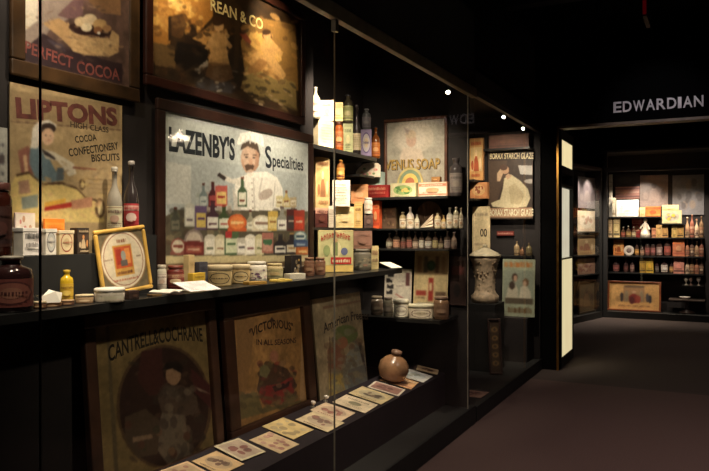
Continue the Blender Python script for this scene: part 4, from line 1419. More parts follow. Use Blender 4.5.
# --- niche, top shelf of bottles
XN = -2.28
zc = BX('carton', 'brightly lit cream carton under the upper white one on the bottle shelf', 'carton', 311, 332, 121, 'x', XN, ZA, (226, 210, 176), 'notice', [(228, 214, 182), (200, 180, 140), (190, 160, 120)], 51, .09, turn=1.25)
BX('carton', 'white carton stacked on the lit cream carton of the bottle shelf', 'carton', 320, 334, 101, 'x', XN + .02, zc, (232, 218, 186), 'label', [(234, 220, 190), (214, 190, 150), (190, 150, 110), (222, 200, 160)], 52, .06)
BT('bottle', 'clear glass bottle with white label standing on the lit cream carton', 'bottle', 311, 320.5, 87, 'x', XN + .02, zc, (200, 190, 170), (210, 200, 184), 'bands', [(226, 206, 184), (196, 130, 110), (214, 180, 160), (230, 214, 196)], 53, shape='round')
zd = BT('bottle', 'short amber bottle with dark shoulder under a cream box on the bottle shelf', 'bottle', 334.5, 343.5, 122, 'x', XN + .03, ZA, (150, 76, 34), (70, 34, 24), 'bands', [(170, 96, 50), (190, 120, 70), (130, 66, 34), (206, 150, 96)], 54, shape='jar')
BX('box', 'cream box balanced on the short amber bottle', 'box', 334, 343, 103, 'x', XN + .03, zd, (222, 190, 130), 'bands', [(226, 196, 136), (214, 180, 120), (190, 150, 90), (230, 206, 150)], 55, .05)
zd = BX('carton', 'green and cream carton between amber and cream-labelled bottles', 'carton', 343, 353, 124, 'x', XN + .04, ZA, (130, 136, 96), 'label', [(170, 166, 120), (120, 130, 90), (90, 96, 66), (206, 190, 140)], 56, .05)
BT('bottle', 'dark-capped bottle with a yellow-green label stacked high on the green carton', 'bottle', 343, 353, 95, 'x', XN + .04, zd, (60, 52, 44), (36, 36, 44), 'bands', [(170, 166, 110), (150, 150, 96), (120, 116, 80), (190, 180, 130)], 57, shape='squat')
BT('bottle', 'dark bottle with a cream lower label on the bottle shelf', 'bottle', 352.5, 361, 105, 'x', XN + .05, ZA, (46, 42, 40), (60, 56, 54), 'notice', [(214, 200, 162), (170, 150, 110)], 58, shape='tall')
zd = BX('carton', 'lavender carton with a pale oval on the bottle shelf', 'carton', 361, 371.5, 130, 'x', XN + .05, ZA, (142, 126, 160), 'oval', [(150, 134, 168), (206, 190, 190), (110, 90, 134), (222, 200, 160)], 59, .05)
BT('bottle', 'grey glass bottle standing on the lavender carton', 'bottle', 362, 371, 109, 'x', XN + .05, zd, (92, 88, 92), (110, 106, 108), 'bands', [(110, 104, 106), (120, 114, 116), (96, 90, 94), (126, 120, 120)], 60, shape='squat')
BT('bottle', 'small amber bottle with orange label at the end of the bottle shelf', 'bottle', 371.5, 380, 127, 'x', XN + .05, ZA, (120, 64, 30), (60, 50, 50), 'bands', [(206, 116, 50), (222, 150, 80), (170, 90, 40), (226, 170, 110)], 61, shape='round')
# arched floral box on its small bracket shelf
pp, ww, hh = dims(356, 380.5, 158.5, 'x', -2.30, 1.81)
hh = min(hh, ZA - .027 - 1.81)
t = thing('box', 'arch-topped cream box printed with pink flowers on a small bracket shelf', 'box', pp + Vector((0, 0, .0006)), face_cam(pp))
ar = [(-ww / 2, 0), (ww / 2, 0), (ww / 2, hh * .8), (ww * .4, hh * .95), (ww * .1, hh), (-ww * .2, hh * .9), (-ww * .4, hh * .6), (-ww / 2, hh * .35)]
mbx = MB()
n = len(ar)
mbx.add([(x, -.03, z) for x, z in ar] + [(x, .03, z) for x, z in ar], [list(range(n)), list(range(n, 2 * n))[::-1]] + [(i, (i + 1) % n + 0, n + (i + 1) % n, n + i)[::-1] for i in range(n)], M((228, 212, 186)))
mbx.build('body', t)
fl = MB()
R_ = random.Random(4)
for i in range(9):
    x, z = R_.uniform(-.3, .38) * ww, R_.uniform(.12, .6) * hh
    fl.poly([(x + .011 * math.cos(a), -.0306 - .0002 * i, z + .009 * math.sin(a)) for a in [k * .7 for k in range(9)]], M(((206, 120, 120), (120, 140, 90), (220, 160, 140))[i % 3]))
fl.build('printed_label', t)

# --- niche, second shelf
zb = BX('tin', 'dark maroon tin with a pink top under the tall cream picture box', 'tin', 311, 327, 208, 'x', XN + .02, ZB, (74, 34, 32), 'bands', [(90, 42, 38), (206, 150, 130), (70, 30, 30), (110, 60, 50)], 62, .05, turn=1.2, lid=(206, 160, 140))
BX('box', 'tall cream picture box stacked on the dark maroon tin', 'box', 312, 330, 157.5, 'x', XN - .01, zb, (206, 170, 116), 'figure', [(212, 178, 124), (196, 156, 100), (150, 104, 64), (226, 200, 150)], 63, .035, turn=1.2)
p, k = spot_x(331, XN + .06, ZB)
BX('packet', 'rumpled white paper packet propped on the shelf before the cream carton', 'packet', 328.5, 335.5, 206, 'x', XN + .075, ZB, (226, 214, 196), 'notice', [(228, 216, 200), (200, 180, 160)], 64, .03)
zb = BX('carton', 'plain cream carton carrying the tall white box', 'carton', 336, 354, 207, 'x', XN + .04, ZB, (220, 200, 146), 'bands', [(224, 204, 152), (230, 212, 164), (210, 186, 130), (226, 206, 156)], 65, .07)
zw = BX('carton', 'tall white carton with faint red text on the plain cream one', 'carton', 332.5, 350, 180.5, 'x', XN + .04, zb, (232, 224, 206), 'notice', [(234, 226, 210), (206, 130, 110)], 66, .06)
BT('bottle', 'gold-topped dark bottle standing on the tall white carton', 'bottle', 336.5, 344.5, 160, 'x', XN + .04, zw, (130, 84, 40), (200, 150, 70), 'bands', [(196, 146, 66), (170, 110, 50), (110, 50, 36), (210, 170, 96)], 67, shape='squat')
BX('carton', 'slim dark carton tucked beside the tall white one', 'carton', 345.5, 350, 171, 'x', XN - .12, ZB, (96, 84, 70), 'bands', [(110, 96, 80), (150, 130, 104), (84, 70, 58), (130, 110, 90)], 68, .04, top=1.79)
zo = BX('carton', 'narrow gold carton below the peach box of the second niche shelf', 'carton', 354, 362.5, 203.5, 'x', XN - .01, ZB, (206, 168, 96), 'label', [(216, 180, 110), (190, 146, 80), (130, 90, 50), (226, 196, 136)], 69, .04)
zt = BX('tin', 'small dark tin under the white pot on the second niche shelf', 'tin', 364, 373, 214, 'x', XN + .06, ZB, (70, 52, 46), 'bands', [(84, 62, 54), (110, 84, 70), (64, 46, 42), (120, 92, 76)], 70, .04)
BT('pot', 'small white pot with lid on the small dark tin', 'pot', 364, 372.5, 198, 'x', XN + .06, zt, (228, 220, 204), (236, 228, 214), 'bands', [(226, 216, 200), (214, 190, 160), (206, 176, 150), (226, 206, 186)], 71, shape='jar')
zq = BX('box', 'peach-coloured box laid on the narrow gold carton', 'box', 351, 368, 184.5, 'x', XN - .03, zo, (220, 156, 104), 'bands', [(226, 162, 110), (230, 174, 124), (210, 140, 90), (232, 180, 134)], 72, .07)

# --- partition top shelf
YB = 4.83
zr = BX('tin', 'long red tin with pale lettering under the pale blue box', 'tin', 367, 391.5, 185.5, 'y', YB, Z1, (160, 44, 40), 'letters', [(170, 50, 44), (214, 150, 120), (196, 110, 90), (130, 34, 34)], 73, .09, turn=0)
BX('box', 'pale blue box resting on the long red tin', 'box', 361, 384, 172.5, 'y', YB, zr, (176, 196, 190), 'bands', [(182, 202, 194), (196, 210, 200), (160, 184, 180), (206, 214, 200)], 74, .08, turn=0)
zg = BX('box', 'cream and green picture box in the middle of the partition shelf', 'box', 391.5, 419, 183.5, 'y', YB, Z1, (206, 200, 150), 'scene', [(214, 206, 160), (150, 176, 110), (90, 130, 70), (226, 190, 110)], 75, .09, turn=0)
zp = BX('box', 'pinkish orange box with white border beside the cream and green box', 'box', 419.5, 450, 182.5, 'y', YB, Z1, (206, 150, 116), 'bands', [(232, 214, 190), (206, 130, 96), (196, 140, 110), (222, 160, 120)], 76, .09, turn=0)
BX('box', 'tiny brown box sitting on the pinkish orange box', 'box', 432, 441, 177, 'y', YB, zp, (150, 110, 60), 'bands', [(160, 116, 64), (180, 136, 80), (120, 84, 50), (190, 150, 96)], 77, .04, turn=0)
pp, ww, hh = dims(396, 424, 167.5, 'y', YB, zg)
t = thing('fan', 'half-round printed paper fan propped on the cream and green box', 'fan', pp + Vector((0, 0, .001)), 0, None, -.08)
n = 16
arc = [(ww / 2 * math.cos(math.pi * i / n), hh * math.sin(math.pi * i / n)) for i in range(n + 1)]
f_ = MB()
f_.add([(x, -.003, z) for x, z in arc] + [(x, .003, z) for x, z in arc], [list(range(n + 1)), list(range(n + 1, 2 * n + 2))[::-1]] + [(i, i + 1, n + 2 + i, n + 1 + i)[::-1] for i in range(n)], M((196, 178, 120)))
f_.build('leaf', t)
f_ = MB()
for i, (s_, c) in enumerate((((.85), (130, 150, 120)), ((.62), (220, 190, 110)), ((.36), (180, 110, 80)))):
    f_.poly([(x * s_, -.0034 - .0003 * i, z * s_) for x, z in arc], M(c))
f_.build('printed_picture', t)
BT('bottle', 'dark grey stoppered bottle with a faded label at the glass end of the partition shelf', 'bottle', 449.5, 462.5, 158, 'y', YB, Z1, (72, 66, 64), (60, 56, 56), 'label', [(130, 122, 112), (110, 100, 92), (84, 76, 70), (146, 134, 120)], 78, shape='squat')

# --- partition second shelf
BX('tin', 'dull brown embossed tin on the middle partition shelf', 'tin', 381, 399, 208, 'y', 4.84, Z2, (96, 76, 54), 'floral', [(100, 80, 58), (120, 98, 70), (84, 66, 48), (130, 108, 80)], 80, .08, turn=0)
row2 = [(399.5, 406, 212, (170, 150, 116), (206, 190, 150), 'clear bottle with tan label next to the dull brown tin'),
        (406.5, 414, 207, (226, 218, 202), (236, 230, 214), 'white figurine-shaped bottle with tall stopper, tallest left of the fans'),
        (414.5, 419.5, 214, (206, 196, 176), (150, 140, 124), 'small pale bottle just before the folded paper fan'),
        (434.5, 441, 213, (196, 180, 146), (176, 160, 126), 'round-shouldered cream bottle touching the folded fan tip'),
        (441.3, 446, 215, (190, 160, 110), (120, 96, 70), 'short yellowish bottle after the folded fan'),
        (446.5, 453, 207.5, (214, 208, 190), (190, 184, 170), 'tall white-labelled bottle near the partition glass end'),
        (453.3, 458.6, 207, (150, 142, 120), (140, 132, 116), 'tall grey bottle second from the glass on the middle shelf'),
        (459, 463.2, 208, (170, 158, 130), (146, 138, 120), 'tall tan bottle hard against the glass on the middle shelf')]
for i, (a, b, yt, bc, cc, lb) in enumerate(row2):
    lb = lb.replace('tallest left of the fans', 'tallest one before the fans')
    BT('bottle', lb, 'bottle', a, b, yt, 'y', 4.78, Z2, bc, cc, 'label', [(222, 212, 186), bc, (110, 90, 74), (180, 150, 120)], 81 + i, shape='round' if i % 3 else 'squat', seg=16, group='bottles on the middle partition shelf')
pp, ww, hh = dims(412, 446, 200, 'y', 4.90, Z2)
hh = min(hh, Z1 - .024 - Z2)
t = thing('fan', 'open dark brown pleated fan standing behind the bottles', 'fan', pp + Vector((0, 0, .001)), 0, None, -.06)
n = 18
f_ = MB()
vs_ = [(0, -.002, .004)]
for i in range(n + 1):
    a = math.pi * i / n
    vs_.append((ww / 2 * math.cos(a), -.002 - (.006 if i % 2 else 0), hh * (.06 + .94 * math.sin(a))))
f_.add(vs_, [(0, i + 1, i + 2) for i in range(n)], M((104, 70, 50)))
f_.add([(x, y + .003, z) for x, y, z in vs_], [(0, i + 2, i + 1) for i in range(n)], M((104, 70, 50)))
f_.build('leaf', t)
pp, ww, hh = dims(419.5, 433.5, 214, 'y', 4.76, Z2)
t = thing('fan', 'folded white paper fan lying open in front of the dark fan', 'fan', pp + Vector((0, 0, .001)), 0)
f_ = MB()
vs_ = [(-ww * .5, 0, .006)]
for i in range(9):
    vs_.append((ww * .5 - .001 * (i % 2), -.012 * (i % 2), .001 + hh * i / 8))
f_.add(vs_, [(0, i + 1, i + 2) for i in range(8)], M((222, 206, 178)))
f_.add([(x, y + .004, z) for x, y, z in vs_], [(0, i + 2, i + 1) for i in range(8)], M((222, 206, 178)))
f_.build('leaf', t)
BX('tin', 'small bright orange tin above the small bottles, beside the white pot', 'tin', 373.5, 381, 201, 'y', 4.74, Z2 + .0, (206, 84, 40), 'bands', [(214, 92, 46), (226, 130, 80), (180, 66, 34), (230, 160, 110)], 95, .05, turn=0)

# --- partition third shelf, small bottles
row3 = [(386, 392.5, 233, (200, 190, 170), (150, 140, 130), 'cream label and grey stopper, first in the row'),
        (393, 400, 230, (206, 150, 120), (196, 160, 130), 'peach label, tall, second in the row'),
        (400.5, 406, 232, (150, 90, 80), (170, 140, 120), 'dull red label, third in the row'),
        (406.5, 412, 231, (176, 110, 96), (150, 126, 110), 'pinkish label, fourth in the row'),
        (412.5, 418.5, 232, (214, 190, 170), (190, 170, 150), 'cream and rose label, fifth in the row'),
        (419, 424.5, 232, (226, 220, 206), (200, 196, 186), 'white label with dark stripe, sixth in the row'),
        (425, 432, 231, (230, 224, 210), (60, 54, 52), 'white label and black stopper, seventh in the row'),
        (432.5, 438, 232, (206, 190, 140), (206, 190, 150), 'yellowish label, eighth in the row'),
        (438.5, 443.5, 236, (200, 184, 150), (150, 140, 120), 'tan label, shortest in the row'),
        (444, 450.5, 231, (214, 200, 190), (170, 150, 140), 'pale pink label, tenth in the row'),
        (451, 457, 232, (130, 116, 100), (120, 110, 100), 'brown label, nearest the glass in the row')]
for i, (a, b, yt, lc, cc, lb) in enumerate(row3):
    lb = lb.replace('nearest the glass', 'last before the glass')
    BT('bottle', 'small bottle: ' + lb + ' of the lowest bottle shelf' if 'row' not in lb else 'tiny bottle with ' + lb.replace('in the row', 'along the lowest bottle shelf'), 'bottle', a, b, yt, 'y', 4.76, Z3, (110, 92, 80), cc, 'label' if i % 2 else 'bands', [lc, tuple(int(x * .7) for x in lc), (90, 66, 58), tuple(int(x * .85) for x in lc)], 100 + i, shape='round' if i % 2 else 'tall', seg=16, group='small bottles in a row', top=Z2 - .015)

# --- low shelf by the partition
p0, p1 = at_y(413, HOR, 4.86), at_y(447, HOR, 4.86)
P = Poster('showcard', 'cream show card with a green disc and red cross lettering, propped upright', (p0.x, 4.86, ZL + .001), 0, p1.x - p0.x, .475, lean=-.1, cat='show card', ground=(214, 194, 146), thick=.006)
W_, H_ = P.w, P.h
P.local(rect(.02 * W_, .62 * H_, .98 * W_, .97 * H_), (170, 140, 96))
for i, x in enumerate((.1, .28, .62, .8)):
    P.local(rect(x * W_, .66 * H_, (x + .11) * W_, .92 * H_), ((130, 92, 60), (96, 84, 66), (110, 76, 50), (150, 116, 76))[i])
P.local(ell(.5 * W_, .77 * H_, .12 * W_, .08 * H_), (40, 74, 50))
P.local(ell(.5 * W_, .77 * H_, .08 * W_, .055 * H_), (60, 100, 66))
P.local(rect(.43 * W_, .22 * H_, .58 * W_, .58 * H_), (180, 50, 36))
P.local(rect(.46 * W_, .38 * H_, .55 * W_, .5 * H_), (226, 200, 150))
P.local(rect(.07 * W_, .3 * H_, .38 * W_, .38 * H_), (176, 60, 44))
P.local(rect(.64 * W_, .3 * H_, .94 * W_, .36 * H_), (120, 90, 66))
P.lines(.07 * W_, .38 * W_, .25 * H_, .03 * H_, (120, 90, 60), 2)
P.lines(.64 * W_, .94 * W_, .24 * H_, .03 * H_, (130, 100, 70), 3)
P.local(rect(.14 * W_, .08 * H_, .66 * W_, .19 * H_), (176, 170, 156))
P.done()
p0, p1 = at_y(384, HOR, 4.86), at_y(411, HOR, 4.86)
P = Poster('showcard', 'white show card with bold black lettering and a dark red block', (p0.x, 4.86, ZL + .001), 0, p1.x - p0.x, .335, lean=-.08, cat='show card', ground=(216, 208, 192), thick=.006)
W_, H_ = P.w, P.h
for k, (a, b) in enumerate(((.08, .3), (.1, .34), (.06, .28), (.12, .33))):
    P.local(rect(a * W_, (.42 + .13 * k) * H_, b * W_, (.52 + .13 * k) * H_), (40, 36, 36))
for k in range(3):
    P.local(ell((.14 + .06 * k) * W_, (.52 + .13 * k) * H_, .07 * W_, .04 * H_), (216, 208, 192))
P.local(rect(.78 * W_, .62 * H_, .93 * W_, .92 * H_), (110, 60, 60))
P.local([(.4 * W_, .42 * H_), (.44 * W_, .45 * H_), (.85 * W_, .3 * H_), (.85 * W_, .26 * H_)], (190, 130, 120))
P.lines(.42 * W_, .74 * W_, .7 * H_, .03 * H_, (170, 150, 140), 4)
P.lines(.42 * W_, .7 * W_, .6 * H_, .03 * H_, (170, 150, 140), 5)
P.done()
YL = 4.68
BT('jar', 'clear tinted glass jar at the shelf end under the white card', 'jar', 371, 383, 296, 'y', YL + .02, ZL, (110, 96, 84), (130, 118, 104), 'bands', [(120, 104, 90), (130, 114, 98), (104, 90, 78), (134, 118, 102)], 120, shape='jar')
BT('pot', 'grey earthenware pot in front of the black-lettered show card', 'pot', 383.5, 393, 297, 'y', YL - .02, ZL, (150, 142, 128), (166, 158, 144), 'bands', [(156, 146, 132), (170, 160, 146), (134, 126, 112), (160, 150, 136)], 121, shape='jar')
TN('pot', 'wide white lidded pot between the grey pot and the low white tin', 'pot', 393.5, 408.5, 299, 'y', YL - .03, ZL, (216, 208, 194), (232, 226, 212), 'oval', [(222, 214, 200), (226, 220, 206), (150, 140, 130), (206, 196, 180)], 122)
TN('tin', 'low wide white oval tin in front of the cream show card', 'tin', 408.5, 433.5, 304, 'y', YL - .03, ZL, (222, 210, 182), (230, 220, 194), 'oval', [(222, 212, 186), (226, 216, 190), (130, 110, 90), (200, 186, 156)], 123, sq=.6)
BT('jar', 'brownish glass jar in front of the show card edge near the glass', 'jar', 433.5, 449, 296.5, 'y', YL, ZL, (130, 100, 80), (140, 116, 96), 'bands', [(140, 108, 86), (150, 118, 94), (120, 92, 74), (156, 124, 100)], 124, shape='jar')
p0, p1 = at_y(449.5, HOR, 4.94), at_y(466, HOR, 4.94)
P = Poster('showcard', 'dim dark red and black show card fixed to the partition beside the glass', (p0.x, 4.945, .86), 0, p1.x - p0.x, .36, cat='show card', ground=(64, 46, 42), thick=.005)
P.local(rect(.1 * P.w, .62 * P.h, .9 * P.w, .8 * P.h), (96, 44, 40))
P.local(ell(.45 * P.w, .3 * P.h, .2 * P.w, .14 * P.h), (34, 28, 28))
P.done()

# --- low platform: flat cards
TC = 'printed trade cards laid in a line on the platform'
z5, z6, z7 = (140, 400, 5.908), (250, 390, 6.445), (330, 340, 5.064)
cards = [((50, 395), (220, 335), (365, 415), z5, 'photo', [(206, 176, 136), (176, 140, 106), (110, 70, 50), (150, 96, 76)], 'cream card with brown figures, at the picture end of the card line'),
         ((300, 368), (450, 310), (620, 385), z5, 'scene', [(200, 168, 124), (176, 142, 104), (110, 84, 60), (90, 66, 50)], 'tan card with a faint brown sketch, second in the card line'),
         ((410, 270), (548, 217), (700, 300), z5, 'photo', [(206, 194, 164), (176, 150, 124), (130, 60, 60), (96, 50, 50)], 'grey-cream card with a dark red picture, below the dark oval poster'),
         ((-5, 325), (125, 270), (318, 352), z6, 'floral', [(206, 178, 146), (170, 96, 90), (196, 140, 110), (150, 90, 96)], 'pink and cream card with scattered rose figures, fourth in the line'),
         ((65, 240), (215, 187), (420, 262), z6, 'floral', [(212, 188, 134), (190, 160, 110), (160, 130, 90), (176, 146, 100)], 'plain yellowish card with small brown marks, under the red-dressed poster'),
         ((285, 200), (410, 148), (615, 222), z6, 'scene', [(212, 190, 156), (190, 160, 130), (140, 84, 76), (120, 90, 76)], 'cream card with a rosy oval scene, sixth in the line'),
         ((375, 130), (490, 85), (690, 150), z6, 'scene', [(216, 194, 160), (196, 160, 130), (150, 60, 50), (170, 96, 80)], 'cream card with a reddish oval picture, by the white knobs'),
         ((20, 325), (105, 290), (272, 340), z7, 'label', [(222, 206, 172), (212, 194, 160), (140, 120, 90), (120, 110, 80)], 'bright cream card with a small grey emblem and border'),
         ((85, 275), (165, 243), (330, 295), z7, 'scene', [(206, 184, 146), (186, 160, 124), (84, 66, 54), (110, 90, 70)], 'tan card with a dark circular portrait, below the pale placard'),
         ((220, 255), (280, 230), (440, 268), z7, 'photo', [(216, 204, 186), (150, 84, 70), (90, 44, 40), (120, 60, 50)], 'white-bordered card with a dark red picture near the stone bottle'),
         ((255, 213), (325, 187), (485, 225), z7, 'bands', [(214, 170, 120), (222, 182, 134), (190, 120, 90), (170, 110, 80)], 'peach-coloured card touching the round stone bottle'),
         ((360, 190), (425, 160), (560, 200), z7, 'scene', [(206, 206, 200), (170, 180, 184), (120, 130, 120), (150, 140, 120)], 'pale blue-white card with a small landscape, near the partition'),
         ((425, 148), (462, 133), (560, 146), z7, 'photo', [(110, 90, 80), (84, 64, 56), (60, 44, 40), (130, 104, 90)], 'dark brown card at the very end of the line by the partition')]
zt = ZD
for i, (L_, T_, R_, zm, st, pal, lb) in enumerate(cards):
    pal = [pal[0]] + [tuple(int(.8 * x + .2 * y) for x, y in zip(mute(c, .3), mute(pal[0], .2))) for c in pal[1:]]
    card('trade_card', lb, L_, T_, R_, ZD, st, pal, 200 + i, zm, lift=.0006 + .0032 * (i % 3), group=TC, dx=.03 if i in (10, 11) else 0)
card('trade_card', 'small cream card with a dark oval overlapping the blue-white card', (475, 168), (505, 150), (610, 168), ZD, 'scene', [(214, 190, 150), (190, 160, 124), (84, 60, 50), (110, 80, 60)], 230, z7, lift=.0105, group=TC)
card('trade_card', 'dim pinkish card lying alone on the floor of the short case', (465, 401), (466, 383), (497, 389), ZF, 'scene', [(176, 140, 120), (150, 112, 98), (120, 76, 68), (100, 64, 60)], 231, slope=False, dx=-.04)

# stone bottle
p = at_x(391, HOR, -1.955)
k = depth(p) / F_PX
t = thing('stone_bottle', 'round brown glazed stone bottle with a short neck on the platform', 'bottle', (p.x, p.y, .4046), 0)
t.matrix_world = Matrix.Translation((p.x, p.y, .345 + (-1.78 - p.x) * SLOPE)) @ Matrix.Rotation(PHI, 4, 'Y') @ Matrix.Translation((0, 0, .0118))
r = 15.5 * k
MB().lathe([(0, 0), (r * .62, 0), (r * .86, r * .22), (r, r * .7), (r * .93, r * 1.1), (r * .66, r * 1.42), (r * .34, r * 1.6), (r * .26, r * 1.68)], M((150, 112, 84), .25, 0, .2, 12, .3), 28).build('body', t)
MB().lathe([(0, r * 1.66), (r * .27, r * 1.66), (r * .36, r * 1.76), (r * .34, r * 1.92), (r * .2, r * 1.97), (0, r * 1.97)], M((130, 104, 84), .3), 20).build('neck', t)
for (a, b, lb) in ((312.5, 396, 'little white porcelain knob beside the pale placard, smaller one'), (325.5, 396, 'little white porcelain knob with a turned stem, nearer the glass seam')):
    p = at_x(a, HOR, -2.036)
    t = thing('porcelain_knob', lb, 'knob', (p.x, p.y, .345 + .256 * SLOPE + .0006), .4)
    t.matrix_world = Matrix.Translation(t.location) @ Matrix.Rotation(PHI, 4, 'Y')
    MB().lathe([(0, 0), (.014, 0), (.012, .006), (.006, .012), (.008, .018)], M((206, 198, 184), .3), 14).build('base', t)
    MB().lathe([(0, .016), (.008, .017), (.016, .024), (.014, .034), (0, .037)], M((226, 218, 204), .2), 14).build('knob_head', t)

# dish on the little low shelf
t = thing('dish', 'small dim dish of brown pieces on a low shelf below the brown bottle', 'dish', (-1.96, .925, .831), 0)
MB().lathe([(0, 0), (.045, 0), (.075, .014), (.08, .02), (.074, .018), (.04, .006), (0, .006)], M((120, 104, 90), .3), 24).build('bowl', t)
q = MB()
R_ = random.Random(6)
for i in range(9):
    x, y = R_.uniform(-.04, .04), R_.uniform(-.04, .04)
    q.lathe([(0, .008), (.014, .012), (.015, .02), (.006, .027), (0, .028)], M((116, 76, 50), .6), 8, (x, y))
q.build('brown_contents', t)['kind'] = 'stuff'

# ------------------------------------------------------------------ short case contents
P = Poster('poster', 'dark starch poster of a crouching woman in a cream gown between lettered bands', (at_y(488.5, HOR, 7.13).x, 7.13, EYE + (HOR - 219) * depth(at_y(514, HOR, 7.13)) / F_PX), 0,
           at_y(535.8, HOR, 7.13).x - at_y(488.5, HOR, 7.13).x - .03, (219 - 151.5) * depth(at_y(514, HOR, 7.13)) / F_PX, ground=(62, 46, 36), thick=.012, rough=.4, res=190, soft=.8, grain=.12)
P.z(465, 125, 4.71)
P.poly([(112, 128), (352, 125), (352, 160), (112, 165)], (50, 34, 28))
P.text('BORAX STARCH GLAZE', (117, 160), (322, 158), (117, 133), (226, 196, 150))
P.poly([(112, 168), (200, 168), (190, 240), (150, 360), (112, 380)], (84, 62, 46))
P.poly([(250, 190), (335, 190), (338, 235), (260, 232)], (206, 200, 192))
P.blob(310, 265, 32, 11, (190, 180, 170), 14)
P.poly([(340, 170), (352, 170), (352, 380), (300, 380), (320, 280)], (60, 44, 36))
P.poly([(185, 250), (215, 232), (260, 262), (296, 300), (308, 345), (290, 385), (215, 392), (130, 385), (122, 368), (165, 350), (178, 300)], (220, 204, 160))
P.poly([(205, 290), (235, 275), (280, 330), (260, 375), (215, 370)], (200, 180, 136))
P.poly([(150, 230), (175, 195), (185, 215), (165, 265), (150, 265)], (214, 176, 136))
P.blob(190, 212, 18, 20, (206, 160, 122), 14)
P.blob(182, 200, 18, 14, (90, 58, 40), 12)
P.poly([(205, 228), (222, 240), (200, 258), (190, 240)], (212, 170, 132))
P.poly([(112, 392), (352, 388), (352, 434), (112, 436)], (176, 134, 100))
P.text('BORAX STARCH GLAZE', (116, 428), (322, 426), (116, 398), (244, 220, 176))
P.done()
BX('box', 'long dim wooden box on the top shelf above the starch poster', 'box', 490, 530, 132.5, 'y', 7.06, ZE1, (92, 62, 48), 'bands', [(100, 68, 52), (110, 76, 58), (84, 56, 44), (106, 72, 56)], 301, .12, turn=0, top=2.385)
BX('placard', 'orange-brown figure placard on the upper shelf beside the starch poster', 'placard', 470, 483.8, 138.5, 'y', 7.0, ZE2, (190, 140, 84), 'figure', [(196, 150, 92), (206, 176, 120), (176, 86, 50), (226, 196, 150)], 302, .05, turn=0)
BX('box', 'orange-brown printed box on the shelf under the figure placard', 'box', 471, 488.5, 181, 'y', 7.0, 1.741, (184, 124, 76), 'scene', [(190, 134, 84), (206, 160, 110), (150, 80, 50), (220, 180, 130)], 303, .08, turn=0, top=ZE2 - .022)
p0, p1 = at_y(470, HOR, 7.0), at_y(487.5, HOR, 7.0)
P = Poster('notice', 'cream card with bold dark numerals standing behind the urn', (p0.x, 7.10, ZE3 + .001), 0, p1.x - p0.x, EYE + (HOR - 206.5) * depth(p0) / F_PX - ZE3, cat='notice', ground=(226, 206, 164), thick=.02)
P.lines(.15 * P.w, .9 * P.w, .8 * P.h, .07 * P.h, (150, 130, 104), 3)
P.ltext('00', .45 * P.w, .85 * P.w, .38 * P.h, .16 * P.h, (60, 48, 40))
P.lines(.1 * P.w, .9 * P.w, .2 * P.h, .05 * P.h, (176, 150, 120), 4)
P.done()
p0, p1 = at_y(495, HOR, 7.1), at_y(512, HOR, 7.1)
P = Poster('sign', 'tiny dull red strip sign under the starch poster', (p0.x, 7.19, at_y(500, 235.5, 7.1).z), 0, p1.x - p0.x, .045, cat='sign', ground=(110, 40, 34), thick=.02)
P.lines(.01, P.w - .01, .012, .02, (206, 150, 130), 2)
P.done()
for i, (a, b, yt, c, l) in enumerate(((514, 519.5, 241, (176, 150, 116), 'pale tan bottle, tallest of three, on the shelf under the starch poster'), (520, 524, 247, (150, 110, 80), 'short brown bottle between two others under the starch poster'), (526, 532, 243, (116, 104, 74), 'olive bottle nearest the portal post under the starch poster'))):
    BT('bottle', l, 'bottle', a, b, yt, 'y', 7.14, ZE3, c, (100, 80, 60), 'bands', [c, tuple(int(x * .8) for x in c), (90, 66, 50), c], 310 + i, seg=16)
# urn on the pedestal
p = at_y(485, HOR, 6.45)
k = depth(p) / F_PX
H_ = EYE + (HOR - 244.5) * k - .736
r = 15.0 * k
t = thing('urn', 'ornate cream ceramic urn with a pointed lid on the black pedestal', 'urn', (p.x, p.y, .7356), 0)
wob = lambda a, z: 1 + .02 * math.sin(a * 9 + z * 60) + .015 * math.sin(z * 130)
CER = M((222, 200, 166), .35, 0, .14, 26)
MB().lathe([(0, 0), (r * .78, 0), (r * .88, H_ * .04), (r * .9, H_ * .11), (r * .72, H_ * .17), (r * .66, H_ * .22), (r * .64, H_ * .4), (r * .72, H_ * .55), (r * .86, H_ * .68), (r * .96, H_ * .74), (r * 1.0, H_ * .775), (r * .9, H_ * .8)], CER, 40, wob=wob).build('body', t)
sc = MB()
R_ = random.Random(12)
for i in range(90):
    a, z = R_.uniform(0, 6.28), R_.uniform(.2, .72) * H_
    rr = r * (.65 + .34 * max(0, z / H_ - .4) / .34 * .8)
    sc.lathe([(.0, -.007), (.007, -.004), (.008, .003), (0, .007)], M(((176, 152, 120), (220, 200, 168), (160, 136, 106))[i % 3], .4), 6, (rr * math.cos(a), rr * math.sin(a)))
    m = len(sc.v)
    for q in range(m - 24, m):
        sc.v[q] = (sc.v[q][0], sc.v[q][1], sc.v[q][2] + z)
sc.build('relief_ornament', t)['kind'] = 'stuff'
MB().lathe([(0, H_ * .79), (r * 1.04, H_ * .79), (r * 1.06, H_ * .82), (r * .85, H_ * .86), (r * .45, H_ * .91), (r * .16, H_ * .95), (0, H_ * .95)], M((230, 216, 184), .3), 32).build('lid', t)
MB().lathe([(0, H_ * .945), (r * .14, H_ * .945), (r * .12, H_ * .965), (r * .18, H_ * .98), (r * .1, H_), (0, H_)], M((230, 216, 184), .3), 18).build('finial', bpy.data.objects[[o.name for o in t.children if o.name.startswith('lid')][0]])
